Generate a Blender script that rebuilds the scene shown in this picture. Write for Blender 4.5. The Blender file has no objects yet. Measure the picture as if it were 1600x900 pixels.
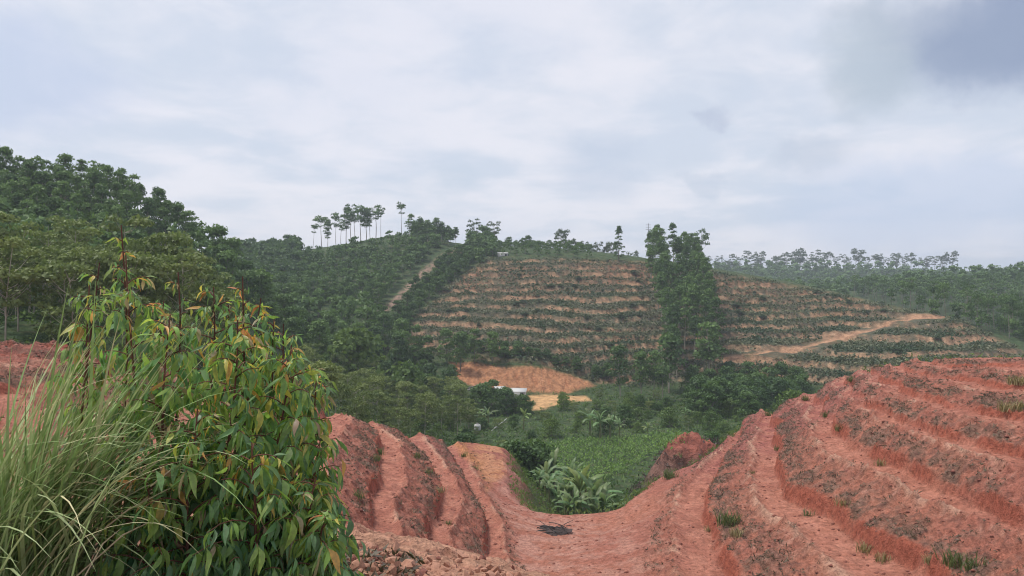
import bpy, math, random
import numpy as np

R = math.radians
S = bpy.context.scene
COL = S.collection
rng = np.random.default_rng(7)
random.seed(7)
F = 1200.0                      # focal length in photo pixels (1600 wide); level camera at the origin


def at(px, py, d):
    """point at depth d (metres ahead) seen at photo pixel px, py"""
    return ((px - 800) / F * d, d, (450 - py) / F * d)


# ------------------------------------------------------------------ camera
cam_data = bpy.data.cameras.new("camera")
cam_data.sensor_width = 36.0
cam_data.lens = 36.0 * F / 1600.0
cam_data.clip_start = 0.05
cam_data.clip_end = 8000
cam = bpy.data.objects.new("camera", cam_data)
cam.rotation_euler = (R(90), 0, 0)
COL.objects.link(cam)
S.camera = cam

# ------------------------------------------------------------------ sun, sky, exposure
SUN_EL, SUN_AZ = 66.0, -75.0    # elevation, azimuth measured from +Y (ahead) towards +X
sun_data = bpy.data.lights.new("sun", 'SUN')
sun_data.energy = 1.5
sun_data.angle = R(11)
sun_data.color = (1.0, 0.95, 0.88)
sun = bpy.data.objects.new("sun", sun_data)
sun.rotation_euler = (R(90 - SUN_EL), 0, R(180 - SUN_AZ))
COL.objects.link(sun)

S.view_settings.view_transform = 'Standard'
S.view_settings.look = 'None'
S.view_settings.exposure = 1.2
S.view_settings.gamma = 1.0
S.cycles.use_denoising = True
S.cycles.pixel_filter_type = 'BLACKMAN_HARRIS'
S.cycles.filter_width = 1.05
S.cycles.max_bounces = 6
S.cycles.diffuse_bounces = 3
S.cycles.glossy_bounces = 2
S.cycles.transmission_bounces = 3
S.cycles.transparent_max_bounces = 4
S.cycles.volume_bounces = 0
S.cycles.caustics_reflective = False
S.cycles.caustics_refractive = False

world = bpy.data.worlds.new("World")
S.world = world
world.use_nodes = True


class NT:
    """small helper for node trees"""
    def __init__(self, tree):
        self.t = tree
        self.n = tree.nodes
        self.l = tree.links

    def new(self, kind, **kw):
        nd = self.n.new(kind)
        for k, v in kw.items():
            setattr(nd, k, v)
        return nd

    def link(self, a, b):
        self.l.new(a, b)

    def val(self, sock, v):
        if hasattr(v, "is_output"):
            self.l.new(v, sock)
        else:
            sock.default_value = v

    def math(self, op, a, b=0.0, c=0.0, clamp=False):
        m = self.new('ShaderNodeMath', operation=op, use_clamp=clamp)
        self.val(m.inputs[0], a)
        self.val(m.inputs[1], b)
        if len(m.inputs) > 2:
            self.val(m.inputs[2], c)
        return m.outputs[0]

    def mix(self, f, a, b, kind='MIX'):
        m = self.new('ShaderNodeMix', data_type='RGBA', blend_type=kind)
        self.val(m.inputs[0], f)
        for s, v in ((m.inputs[6], a), (m.inputs[7], b)):
            if isinstance(v, (tuple, list)) and len(v) == 3:
                v = (*v, 1)
            self.val(s, v)
        return m.outputs[2]

    def noise(self, vec, scale, detail=4.0, rough=0.55, dist=0.0):
        n = self.new('ShaderNodeTexNoise')
        if vec is not None:
            self.link(vec, n.inputs['Vector'])
        n.inputs['Scale'].default_value = scale
        n.inputs['Detail'].default_value = detail
        n.inputs['Roughness'].default_value = rough
        n.inputs['Distortion'].default_value = dist
        return n.outputs['Fac']

    def step(self, v, lo, hi, to0=0.0, to1=1.0):
        m = self.new('ShaderNodeMapRange', interpolation_type='SMOOTHSTEP')
        self.val(m.inputs['Value'], v)
        m.inputs['From Min'].default_value = lo
        m.inputs['From Max'].default_value = hi
        m.inputs['To Min'].default_value = to0
        m.inputs['To Max'].default_value = to1
        return m.outputs[0]


def build_sky():
    w = NT(world.node_tree)
    w.n.clear()
    out = w.new('ShaderNodeOutputWorld')
    bg = w.new('ShaderNodeBackground')
    sky = w.new('ShaderNodeTexSky', sky_type='NISHITA')
    sky.sun_disc = False
    sky.sun_elevation = R(SUN_EL)
    sky.sun_rotation = R(SUN_AZ)
    sky.dust_density = 2.0
    sky.ozone_density = 1.5
    bg.inputs['Strength'].default_value = 0.0505
    tc = w.new('ShaderNodeTexCoord')
    sep = w.new('ShaderNodeSeparateXYZ')
    w.link(tc.outputs['Generated'], sep.inputs[0])
    x, y, z = sep.outputs
    # clouds lie on a flat layer overhead
    zz = w.math('ADD', w.math('MAXIMUM', z, 0.0), 0.16)
    comb = w.new('ShaderNodeCombineXYZ')
    w.link(w.math('DIVIDE', x, zz), comb.inputs[0])
    w.link(w.math('DIVIDE', y, zz), comb.inputs[1])
    P = comb.outputs[0]
    n1 = w.noise(P, 0.75, 6, 0.52, 0.5)
    n2 = w.noise(P, 2.6, 8, 0.6, 0.4)
    v3 = w.new('ShaderNodeVectorMath', operation='ADD')
    w.link(P, v3.inputs[0])
    v3.inputs[1].default_value = (7.3, 2.1, 0)
    n3 = w.noise(v3.outputs[0], 0.5, 4, 0.5, 0.2)
    # overcast sheet: bright lavender white to soft blue grey
    f1 = w.step(w.math('ADD', w.math('MULTIPLY', n1, 0.62), w.math('MULTIPLY', n2, 0.38)), 0.41, 0.57)
    sheet = w.mix(f1, (6.0, 6.55, 7.6), (7.75, 7.75, 8.4))
    f3 = w.step(n3, 0.50, 0.72)
    sheet = w.mix(w.math('MULTIPLY', f3, 0.35), sheet, (5.2, 5.9, 7.5))
    # named darker banks in the view, by direction, with ragged edges
    wob = w.new('ShaderNodeVectorMath', operation='SCALE')
    nz = w.new('ShaderNodeTexNoise')
    w.link(tc.outputs['Generated'], nz.inputs['Vector'])
    nz.inputs['Scale'].default_value = 8.0
    nz.inputs['Detail'].default_value = 8.0
    nz.inputs['Roughness'].default_value = 0.6
    sub = w.new('ShaderNodeVectorMath', operation='SUBTRACT')
    w.link(nz.outputs['Color'], sub.inputs[0])
    sub.inputs[1].default_value = (0.5, 0.5, 0.5)
    w.link(sub.outputs[0], wob.inputs[0])
    wob.inputs['Scale'].default_value = 0.13
    addw = w.new('ShaderNodeVectorMath', operation='ADD')
    w.link(tc.outputs['Generated'], addw.inputs[0])
    w.link(wob.outputs[0], addw.inputs[1])
    banks = [  # px, py, half width, half height (photo pixels), strength, colour
        (1590, 45, 235, 118, 0.95, (2.7, 3.3, 4.7)),
        (1490, 75, 90, 50, 0.55, (3.0, 3.6, 4.9)),
        (1355, 95, 95, 105, 0.62, (4.1, 4.8, 5.5)),
        (1400, 20, 120, 50, 0.40, (4.1, 4.7, 5.7)),
        (1110, 172, 38, 18, 0.55, (4.5, 5.0, 6.3)),
        (930, 265, 130, 85, 0.50, (5.0, 5.7, 7.0)),
        (1265, 245, 95, 45, 0.55, (4.6, 5.3, 6.5)),
        (1112, 275, 50, 20, 0.45, (4.9, 5.6, 6.8)),
        (710, 280, 60, 45, 0.35, (5.0, 5.8, 6.9)),
        (1450, 320, 330, 90, 0.55, (4.6, 5.6, 7.5)),
        (20, 120, 200, 110, 0.55, (5.0, 5.7, 7.5)),
    ]
    for px, py, hw, hh, s, c in banks:
        d = np.array(at(px, py, 1.0))
        d = d / np.linalg.norm(d)
        sv = w.new('ShaderNodeVectorMath', operation='SUBTRACT')
        w.link(addw.outputs[0], sv.inputs[0])
        sv.inputs[1].default_value = d
        ml = w.new('ShaderNodeVectorMath', operation='MULTIPLY')
        w.link(sv.outputs[0], ml.inputs[0])
        ml.inputs[1].default_value = (F / hw * 1.25, F / hw * 1.25, F / hh * 1.15)
        ln = w.new('ShaderNodeVectorMath', operation='LENGTH')
        w.link(ml.outputs[0], ln.inputs[0])
        m = w.step(ln.outputs['Value'], 0.35, 1.12, s, 0.0)
        sheet = w.mix(m, sheet, c)
    col = w.mix(0.90, sky.outputs[0], sheet)
    w.link(col, bg.inputs['Color'])
    w.link(bg.outputs[0], out.inputs['Surface'])


build_sky()

# ------------------------------------------------------------------ numeric helpers
_perm = np.random.default_rng(11).permutation(4096)
_grad = np.random.default_rng(12).normal(size=(4096, 2))
_grad /= np.linalg.norm(_grad, axis=1)[:, None]


def perlin(x, y):
    xi = np.floor(x).astype(np.int64)
    yi = np.floor(y).astype(np.int64)
    xf = x - xi
    yf = y - yi
    u = xf * xf * xf * (xf * (xf * 6 - 15) + 10)
    v = yf * yf * yf * (yf * (yf * 6 - 15) + 10)

    def g(ix, iy, dx, dy):
        h = _perm[(_perm[ix & 4095] + iy) & 4095]
        gr = _grad[h]
        return gr[..., 0] * dx + gr[..., 1] * dy
    a = g(xi, yi, xf, yf)
    b = g(xi + 1, yi, xf - 1, yf)
    c = g(xi, yi + 1, xf, yf - 1)
    d = g(xi + 1, yi + 1, xf - 1, yf - 1)
    return (a + u * (b - a)) + v * ((c + u * (d - c)) - (a + u * (b - a)))


def fbm(x, y, f0, octaves=4, gain=0.5, off=0.0):
    s = 0.0
    a = 1.0
    f = f0
    for i in range(octaves):
        s = s + a * perlin(x * f + off + 17.3 * i, y * f - off + 31.7 * i)
        a *= gain
        f *= 2.03
    return s


def sstep(v, a, b):
    t = np.clip((v - a) / (b - a), 0, 1)
    return t * t * (3 - 2 * t)


class TPS:
    def __init__(self, pts, vals, lam=0.05, lin=False):
        self.c = np.asarray(pts, float)
        n = len(self.c)
        self.lin = lin
        K = self.k(np.linalg.norm(self.c[:, None] - self.c[None], axis=2)) + lam * np.eye(n) * (-1 if lin else 1)
        Pm = np.c_[np.ones(n), self.c]
        A = np.block([[K, Pm], [Pm.T, np.zeros((3, 3))]])
        b = np.r_[np.asarray(vals, float), 0, 0, 0]
        self.w = np.linalg.solve(A, b)

    def k(self, r):
        if self.lin:
            return r
        return np.where(r > 1e-9, r * r * np.log(np.maximum(r, 1e-9)), 0)

    def __call__(self, x, y):
        sh = np.shape(x)
        p = np.c_[np.ravel(x), np.ravel(y)]
        out = np.empty(len(p))
        n = len(self.c)
        for i in range(0, len(p), 60000):
            q = p[i:i + 60000]
            d2 = (q[:, 0:1] - self.c[None, :, 0]) ** 2 + (q[:, 1:2] - self.c[None, :, 1]) ** 2
            if self.lin:
                K = np.sqrt(d2)
            else:
                K = 0.5 * d2 * np.log(np.maximum(d2, 1e-12))
            out[i:i + 60000] = K @ self.w[:n] + self.w[n] + q @ self.w[n + 1:]
        return out.reshape(sh)


def poly_sd(x, y, poly):
    """signed distance to a polygon, negative inside"""
    sh = np.shape(x)
    x = np.ravel(x)
    y = np.ravel(y)
    d = np.full(x.shape, 1e18)
    inside = np.zeros(x.shape, bool)
    n = len(poly)
    for i in range(n):
        ax, ay = poly[i]
        bx, by = poly[(i + 1) % n]
        ex, ey = bx - ax, by - ay
        t = np.clip(((x - ax) * ex + (y - ay) * ey) / (ex * ex + ey * ey + 1e-12), 0, 1)
        d = np.minimum(d, (x - ax - t * ex) ** 2 + (y - ay - t * ey) ** 2)
        if ay != by:
            c = (ay > y) != (by > y)
            inside ^= c & (x < (bx - ax) * (y - ay) / (by - ay) + ax)
    d = np.sqrt(d)
    return np.where(inside, -d, d).reshape(sh)


def line_dist(x, y, pts):
    sh = np.shape(x)
    x = np.ravel(x)
    y = np.ravel(y)
    d = np.full(x.shape, 1e18)
    for (ax, ay), (bx, by) in zip(pts[:-1], pts[1:]):
        ex, ey = bx - ax, by - ay
        t = np.clip(((x - ax) * ex + (y - ay) * ey) / (ex * ex + ey * ey + 1e-12), 0, 1)
        d = np.minimum(d, (x - ax - t * ex) ** 2 + (y - ay - t * ey) ** 2)
    return np.sqrt(d).reshape(sh)


# ------------------------------------------------------------------ terrain: control lines
def crest(pts, z0, z1):
    n = len(pts)
    out = []
    for i, (px, py) in enumerate(pts):
        z = z0 + (z1 - z0) * i / (n - 1)
        d = z * F / (450 - py)
        out.append(((px - 800) / F * d, d, z))
    return out


R_LINES = {
    0: crest([(1060, 900), (1052, 850), (1054, 800), (1068, 760), (1095, 735), (1125, 705), (1140, 690)], -10.5, -10.9),
    1: crest([(1320, 900), (1290, 870), (1260, 848), (1232, 824), (1200, 800), (1180, 760), (1172, 720), (1176, 690), (1178, 665), (1186, 648)], -9.0, -9.6),
    2: crest([(1600, 856), (1560, 832), (1520, 816), (1480, 798), (1430, 778), (1400, 760), (1366, 746), (1310, 720), (1280, 700), (1268, 684), (1264, 660), (1256, 635), (1252, 620)], -7.2, -7.8),
    3: crest([(1600, 736), (1580, 730), (1548, 718), (1504, 706), (1452, 688), (1416, 672), (1366, 644), (1340, 628), (1330, 606), (1320, 590)], -5.8, -6.2),
    4: crest([(1600, 670), (1556, 662), (1510, 652), (1468, 642), (1436, 630), (1406, 622), (1368, 610), (1352, 594), (1342, 584)], -5.0, -5.5),
    5: crest([(1600, 616), (1580, 614), (1540, 613), (1516, 608), (1490, 600), (1470, 597), (1440, 590)], -4.3, -4.9),
    6: crest([(1600, 584), (1560, 578), (1504, 577), (1470, 576)], -3.85, -4.4),
}
R_LINES[1] += [(9.2, 18, -8.9)]
R_LINES[2] += [(12.6, 16.5, -7.1)]
R_LINES[3] += [(15.2, 18, -5.7)]
R_LINES[4] += [(17.6, 20, -4.9)]
R_LINES[5] += [(20.5, 22, -4.2)]
R_LINES[6] += [(23.5, 24, -3.7)]
L_LINES = {
    3: crest([(500, 770), (515, 740), (520, 720), (530, 700), (540, 680), (545, 655)], -6.9, -7.4),
    2: crest([(630, 832), (620, 800), (628, 764), (632, 740), (628, 710), (608, 682), (582, 661)], -8.5, -8.9),
    1: crest([(714, 868), (706, 840), (714, 810), (720, 780), (712, 746), (692, 722), (674, 698), (656, 680)], -10.1, -10.5),
    0: crest([(794, 880), (790, 848), (774, 804), (752, 770), (740, 740)], -11.5, -11.9),
    4: [(-11, 26, -5.6), (-12, 36, -5.8), (-13, 43, -6.1)],
    5: [(-16, 26, -4.4), (-18.7, 30, -4.3), (-19, 38, -4.5)],
    6: [(-19, 25, -3.6), (-22.4, 34.5, -3.55), (-24, 37, -3.4)],
}
near_pts = [p for L in (R_LINES, L_LINES) for k in L for p in L[k]]
near_pts += [at(*p) for p in [
    (880, 900, 29.9), (860, 830, 37.9), (910, 862, 33.5), (940, 836, 37.6), (975, 812, 40.6), (900, 807, 42.3),
    (820, 799, 43), (850, 866, 34), (740, 697, 57), (780, 702, 56.5), (765, 745, 48.6), (800, 786, 45),
    (1010, 767, 43.5), (1060, 738, 46.6),
    (1600, 562, 39.6), (1540, 560, 42.5), (1480, 562, 45), (1424, 568, 46.8), (1368, 576, 48.6),
    (50, 541, 38), (-100, 540, 38), (300, 590, 42), (420, 625, 45),
    (540, 825, 7.4), (600, 840, 7.5), (660, 855, 7.5), (730, 875, 7.4), (800, 893, 7.3)]]
near_pts += [(0, 0, -1.66), (0, 2.2, -1.7), (-1, 3.4, -1.62), (-2, 4, -1.58), (-3.2, 4.5, -1.5), (-4.5, 5, -1.45), (-2.2, 5.6, -1.75), (-1.2, 5.4, -1.85),
             (0.2, 5, -2.0), (1.5, 4, -2.1), (3, 5, -3.2), (4.5, 8, -5.4), (-7, 6, -1.4), (-9, 9, -2.2), (-5, 11, -3.2), (-8, 15, -4.0),
             (-2.3, 14, -6.6), (-0.5, 11.5, -6.2), (1.6, 12, -7.0), (2, 20, -9.9), (-1, 20, -9.3), (-13, 17, -3.9), (-20, 18, -3.0), (-28, 24, -2.8),
             (8, 13, -8.2), (12, 11, -7.0), (16, 13, -5.4), (20, 15, -4.2), (26, 18, -3.4), (34, 28, -3.2), (30, 36, -3.4), (5, -8, -2.5), (-6, -8, -1.5),
             (-30, 36, -2.7), (3.5, 14, -8.4), (5, 20, -9.9)]
N_tps = TPS([p[:2] for p in near_pts], [p[2] for p in near_pts], 0.6)
KR_tps = TPS([p[:2] for k in R_LINES for p in R_LINES[k]] + [at(910, 862, 33.5)[:2], at(975, 812, 40.6)[:2], at(1600, 562, 39.6)[:2], at(1480, 562, 45)[:2], (26, 18)],
             [k for k in R_LINES for p in R_LINES[k]] + [-1, -1, 6.8, 6.8, 7.2], 0.15)
KL_tps = TPS([p[:2] for k in L_LINES for p in L_LINES[k]] + [at(50, 541, 38)[:2], (-28, 24), at(850, 860, 34.5)[:2], at(840, 830, 38)[:2]],
             [k for k in L_LINES for p in L_LINES[k]] + [7, 7, -1, -1], 0.15)
edge_px = [(-500, 40), (-100, 39), (60, 39), (180, 41), (300, 43), (420, 45.5), (500, 46.5), (540, 47.5), (575, 50.5), (625, 53), (655, 55), (690, 56),
           (740, 58), (782, 57.5), (786, 49.5), (803, 45.5), (828, 43.8), (900, 42.8), (960, 42.2), (985, 42.2), (1010, 44), (1060, 47.2), (1130, 54),
           (1160, 58.8), (1190, 59.5), (1230, 57.5), (1256, 56), (1278, 55.5), (1322, 53.5), (1342, 51), (1370, 49.2), (1424, 47.4), (1480, 45.6), (1540, 43.2),
           (1600, 40.4), (1800, 37), (2200, 34)]
EDGE = [((p - 800) / F * d, d) for p, d in edge_px] + [(70, 30), (70, -40), (-70, -40), (-70, 40)]

far_pts = [at(*p) for p in [
    # valley floor
    (900, 805, 60), (760, 800, 60), (1050, 790, 62), (900, 700, 88), (1050, 690, 92), (760, 700, 86), (860, 624, 126), (740, 618, 128), (1000, 628, 127), (1150, 636, 122),
    (1260, 612, 132), (640, 640, 120), (1250, 700, 84), (1500, 660, 92), (1650, 640, 92),
    # cut bank and terraced face
    (830, 616, 133), (760, 566, 142), (830, 566, 142), (910, 590, 141), (1050, 600, 143), (1130, 585, 142), (960, 590, 143),
    (800, 538, 151), (800, 500, 165), (800, 460, 182), (780, 406, 200), (880, 405, 201), (960, 409, 200), (960, 440, 188), (960, 480, 172), (960, 530, 155),
    (880, 500, 165), (680, 548, 150), (700, 470, 176), (740, 420, 197), (620, 545, 150), (640, 500, 165), (1060, 500, 166), (1060, 440, 188), (1060, 560, 150), (1040, 416, 199),
    # right shoulder with road
    (1110, 426, 195), (1200, 441, 188), (1300, 461, 180), (1400, 486, 168), (1500, 508, 155), (1590, 552, 140), (1700, 590, 120),
    (1150, 557, 147), (1250, 543, 150), (1350, 519, 157), (1460, 494, 161), (1200, 500, 168), (1300, 500, 167), (1300, 572, 136), (1450, 560, 131), (1550, 580, 118),
    (1200, 585, 140),
    # behind the shoulder, right wood, distant ridge
    (1200, 470, 240), (1350, 490, 225), (1450, 520, 205), (1590, 556, 190), (1600, 432, 290), (1500, 438, 290), (1420, 446, 300), (1350, 452, 310), (1500, 495, 238), (1700, 425, 290),
    (1590, 520, 222), (1420, 480, 250), (1150, 424, 560), (1300, 421, 565), (1450, 424, 565), (1030, 428, 560), (1250, 456, 340), (1100, 450, 330), (1500, 476, 390), (1620, 470, 390), (1300, 468, 430), (1150, 460, 430), (1450, 470, 450), (1600, 440, 560), (1300, 470, 650),
    (1000, 470, 650), (950, 440, 300), (1000, 450, 300), (1600, 480, 650),
    # hill behind, middle
    (640, 366, 235), (560, 378, 240), (480, 390, 250), (700, 397, 214), (740, 388, 245), (820, 392, 255), (900, 412, 262), (820, 420, 320), (640, 410, 320), (480, 420, 340), (900, 440, 340),
    (560, 430, 200), (500, 480, 170), (450, 520, 150), (600, 470, 176), (560, 540, 150), (480, 565, 138), (330, 440, 182), (400, 402, 235), (330, 400, 240), (400, 470, 165), (340, 500, 135),
    (540, 600, 120), (250, 400, 300), (100, 400, 320),
    # left hill
    (0, 278, 132), (100, 308, 131), (200, 350, 129), (300, 394, 126), (350, 430, 120), (-150, 240, 132), (0, 400, 95), (100, 430, 90), (200, 455, 88), (300, 485, 92), (400, 562, 98),
    (-150, 380, 95), (0, 330, 170), (-150, 300, 180), (200, 400, 170), (0, 500, 58), (150, 526, 52), (330, 560, 58), (-150, 500, 55), (500, 668, 70), (600, 700, 76), (420, 630, 64)]]
far_pts += [(0, 10, -20), (20, 20, -20), (20, 44, -19), (38, 30, -19), (-8, 22, -18), (-26, 26, -8), (-20, 8, -10), (0, -30, -20), (60, -10, -20), (-60, -10, -8), (60, 50, -18), (-45, 30, -4),
            (-12, 48, -13), (-25, 45, -6), (0, 50, -18.5), (15, 55, -18),
            (300, 120, -8), (-200, 60, 20), (400, 300, 5), (-300, 300, 10), (0, 760, -16), (500, 720, -14), (-400, 700, -10)]
V_tps = TPS([p[:2] for p in far_pts], [p[2] for p in far_pts], 1.0, lin=False)

TERR = [(762, 403), (880, 401), (1000, 407), (1110, 422), (1200, 437), (1300, 456), (1400, 480), (1500, 498), (1600, 548), (1640, 580), (1500, 590), (1300, 605), (1130, 592),
        (1000, 606), (925, 600), (900, 588), (830, 568), (725, 562), (600, 548), (650, 492), (705, 440)]
ROAD = [(1132, 560), (1160, 556), (1220, 549), (1280, 537), (1330, 524), (1380, 508), (1430, 496), (1475, 491)]
BANK = [(702, 566), (716, 592), (742, 606), (800, 612), (880, 614), (930, 602), (905, 590), (870, 580), (830, 572), (790, 574), (745, 566)]
PAD = [(815, 620), (850, 616), (915, 619), (925, 626), (880, 628), (850, 640), (830, 641), (838, 628), (812, 624)]
SCAR = [(586, 498), (620, 468), (655, 432), (690, 404), (722, 388)]
ORCHARD = [(600, 540), (592, 505), (640, 470), (700, 408), (730, 390), (765, 398), (700, 442), (655, 490), (625, 535)]
FIELD = [(790, 762), (820, 705), (880, 690), (980, 682), (1060, 676), (1085, 690), (1010, 715), (960, 745), (900, 760), (840, 780)]


def prof_near(f):
    return np.interp(f, [0, .03, .40, .45, .62, 1.0], [0.0, 0.0, 0.02, 0.46, 0.66, 1.0])


def prof_slump(f):
    return np.interp(f, [0, .03, .34, .42, .62, 1.0], [0.0, 0.0, 0.04, 0.20, 0.58, 1.0])


def prof_far(f):
    return np.interp(f, [0, .20, .30, 1.0], [0.0, 0.02, 0.55, 1.0])


def terrain(x, y, fine=True):
    """height and material zones at world x, y"""
    x = np.asarray(x, float)
    y = np.asarray(y, float)
    ys = np.maximum(y, 0.5)
    z = V_tps(x, y)
    r = np.hypot(x, y)
    # outcrop below the nose of the right hill
    ob = np.exp(-(((x - 14.6) / 3.4) ** 2 + ((y - 63.5) / 3.2) ** 2) ** 1.5)
    z = z + ob * 5.0
    ob2 = np.exp(-(((x - 21.5) / 4.2) ** 2 + ((y - 66) / 4.0) ** 2) ** 1.5)
    z = z + ob2 * 5.4
    px = 800 + F * x / ys
    py = 450 - F * z / ys
    inf = (r > 100)
    # terraces of the far hill: contour benches
    mt = np.where(inf, sstep(-poly_sd(px, py, TERR), -4, 10), 0)
    wig = fbm(x, y, 0.03, 4) * 0.75
    Kf = (z + 40) / 1.85 + wig
    ff = Kf - np.floor(Kf)
    z0 = z
    z = z + mt * 1.85 * 1.0 * (prof_far(ff) - ff)
    zone = dict(mt=mt, ff=ff, px=px, py=py)
    bank = np.where(inf & (r < 175), sstep(-poly_sd(px, py, BANK), -3, 3), 0)
    pad = np.where((r > 95) & (r < 150), sstep(-poly_sd(px, py, PAD), -2, 2), 0)
    road = np.where(inf & (r < 230), sstep(3.4 - line_dist(px, py + 1.5 * np.sin(px / 17.0), ROAD), -1, 2.5), 0)
    scar = np.where(inf, sstep(6 - line_dist(px, py, SCAR), -2, 4), 0)
    zone.update(bank=bank, pad=pad, road=road, scar=scar)
    z = z - road * 0.35
    # near red hills
    nearm = r < 95
    N = np.full(z.shape, -60.0)
    K = np.zeros(z.shape)
    f = np.zeros(z.shape)
    amp = np.zeros(z.shape)
    SD = np.full(z.shape, 99.0)
    SL = np.zeros(z.shape)
    if nearm.any():
        xn, yn = x[nearm], y[nearm]
        sd = poly_sd(xn, yn, EDGE)
        n = N_tps(xn, yn)
        n = np.minimum(n, 2)
        sd = sd + fbm(xn, yn, 0.22, 3, 0.5, 4.0) * 0.9 * (yn > 12)
        sp = np.clip(sd, 0, 200)
        n = n - sp * sp / (sp + 1.4) * 1.15 - 0.15 * sp
        gx = np.interp(yn, [0, 25, 30, 38, 45, 60], [-1.0, 1.0, 2.2, 2.6, 2.0, -1.0])   # gully line
        right = xn > gx
        kr = KR_tps(xn, yn)
        kl = KL_tps(xn, yn)
        k = np.where(right, kr, kl) + fbm(xn, yn, 0.16, 3) * 0.14
        h = np.where(right, np.interp(k, [-1, 0, 1, 2, 3, 4, 5, 7], [1.2, 1.35, 1.75, 1.55, 0.95, 0.75, 0.6, 0.4]),
                     np.interp(k, [-1, 0, 1, 2, 3, 4, 7], [0.8, 1.3, 1.55, 1.5, 1.4, 1.1, 0.7]))
        a = sstep(k, -0.45, 0.05) * sstep(yn, 11, 16)
        a = a * np.where(right, sstep(kr, 7.2, 6.4), 1)
        fr = k - np.floor(k)
        sl = sstep(fbm(xn, yn, 0.35, 3, 0.6, 21.0), -0.05, 0.35) * 0.9
        n = n + a * h * (prof_near(fr) * (1 - sl) + prof_slump(fr) * sl - fr) + a * h * 0.10 * np.exp(-((np.minimum(fr, 1 - fr)) / 0.06) ** 2)
        N[nearm] = n
        SD[nearm] = sd
        K[nearm] = k
        f[nearm] = fr
        amp[nearm] = a
        SL[nearm] = sl
    near = N > z
    kk = 0.5
    zz = np.maximum(N, z) + 0
    hmix = np.clip(0.5 + 0.5 * (N - z) / kk, 0, 1)
    zz = z * (1 - hmix) + N * hmix + kk * hmix * (1 - hmix) * 0.5
    zone.update(sd=SD, near=near, K=K, f=f, amp=amp, N=N, zfar=z, out=np.maximum(ob, ob2))
    if fine:
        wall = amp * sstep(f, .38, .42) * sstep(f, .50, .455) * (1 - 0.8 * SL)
        spoil = amp * sstep(f, .44, .52)
        path = amp * (1 - sstep(f, .36, .42))
        path = np.maximum(path, 0)
        zone.update(wall=wall, spoil=spoil, path=path)
        nm = near
        if nm.any():
            xn, yn = x[nm], y[nm]
            kn = K[nm]
            rn = np.hypot(xn, yn)
            s = np.where(xn > 2, yn * 0.9 + xn * 0.3, yn)
            streak = fbm(kn * 1.6, s * 1.7, 1.0, 3, 0.55)
            clod = fbm(xn, yn, 1.9, 4, 0.6)
            lump = fbm(xn, yn, 0.45, 3, 0.5)
            base = 0.06 * lump
            dz = base + spoil[nm] * (0.20 * streak + 0.20 * clod + 0.10 * np.abs(fbm(xn, yn, 5.0, 2, 0.6, 3.0))) + path[nm] * (0.05 * clod + 0.05 * fbm(kn * 3.5, s * 0.25, 1, 2)) + wall[nm] * 0.28 * fbm(kn * 0.5, s * 3.5, 1, 3)
            rim = sstep(rn, 11, 8.0) * sstep(rn, 4.6, 6.0)
            dz = dz + rim * (0.10 * fbm(xn, yn, 2.2, 4, 0.55) + 0.04 * np.abs(fbm(xn, yn, 7, 3, 0.6)))
            other = (1 - amp[nm]) * (1 - rim)
            dz = dz + other * 0.05 * clod
            zz[nm] += dz
            zone['streak'] = np.zeros(z.shape)
            zone['streak'][nm] = streak
            zone['clod'] = np.zeros(z.shape)
            zone['clod'][nm] = clod
        fm = ~near
        if fm.any():
            xf, yf = x[fm], y[fm]
            zz[fm] += zone['out'][fm] * fbm(xf, yf, 0.5, 4, 0.6) * 1.1
            t = mt[fm]
            zz[fm] += fbm(xf, yf, 0.25, 4) * (0.25 + 0.25 * t) + bank[fm] * fbm(xf * 2.5, yf, 0.5, 3) * 0.5
    return zz, zone


def ground_z(x, y):
    return terrain(np.atleast_1d(x), np.atleast_1d(y), fine=False)[0]


def mixc(c, m, col):
    m = np.clip(m, 0, 1)[:, None]
    return c * (1 - m) + np.asarray(col)[None] * m


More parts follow.
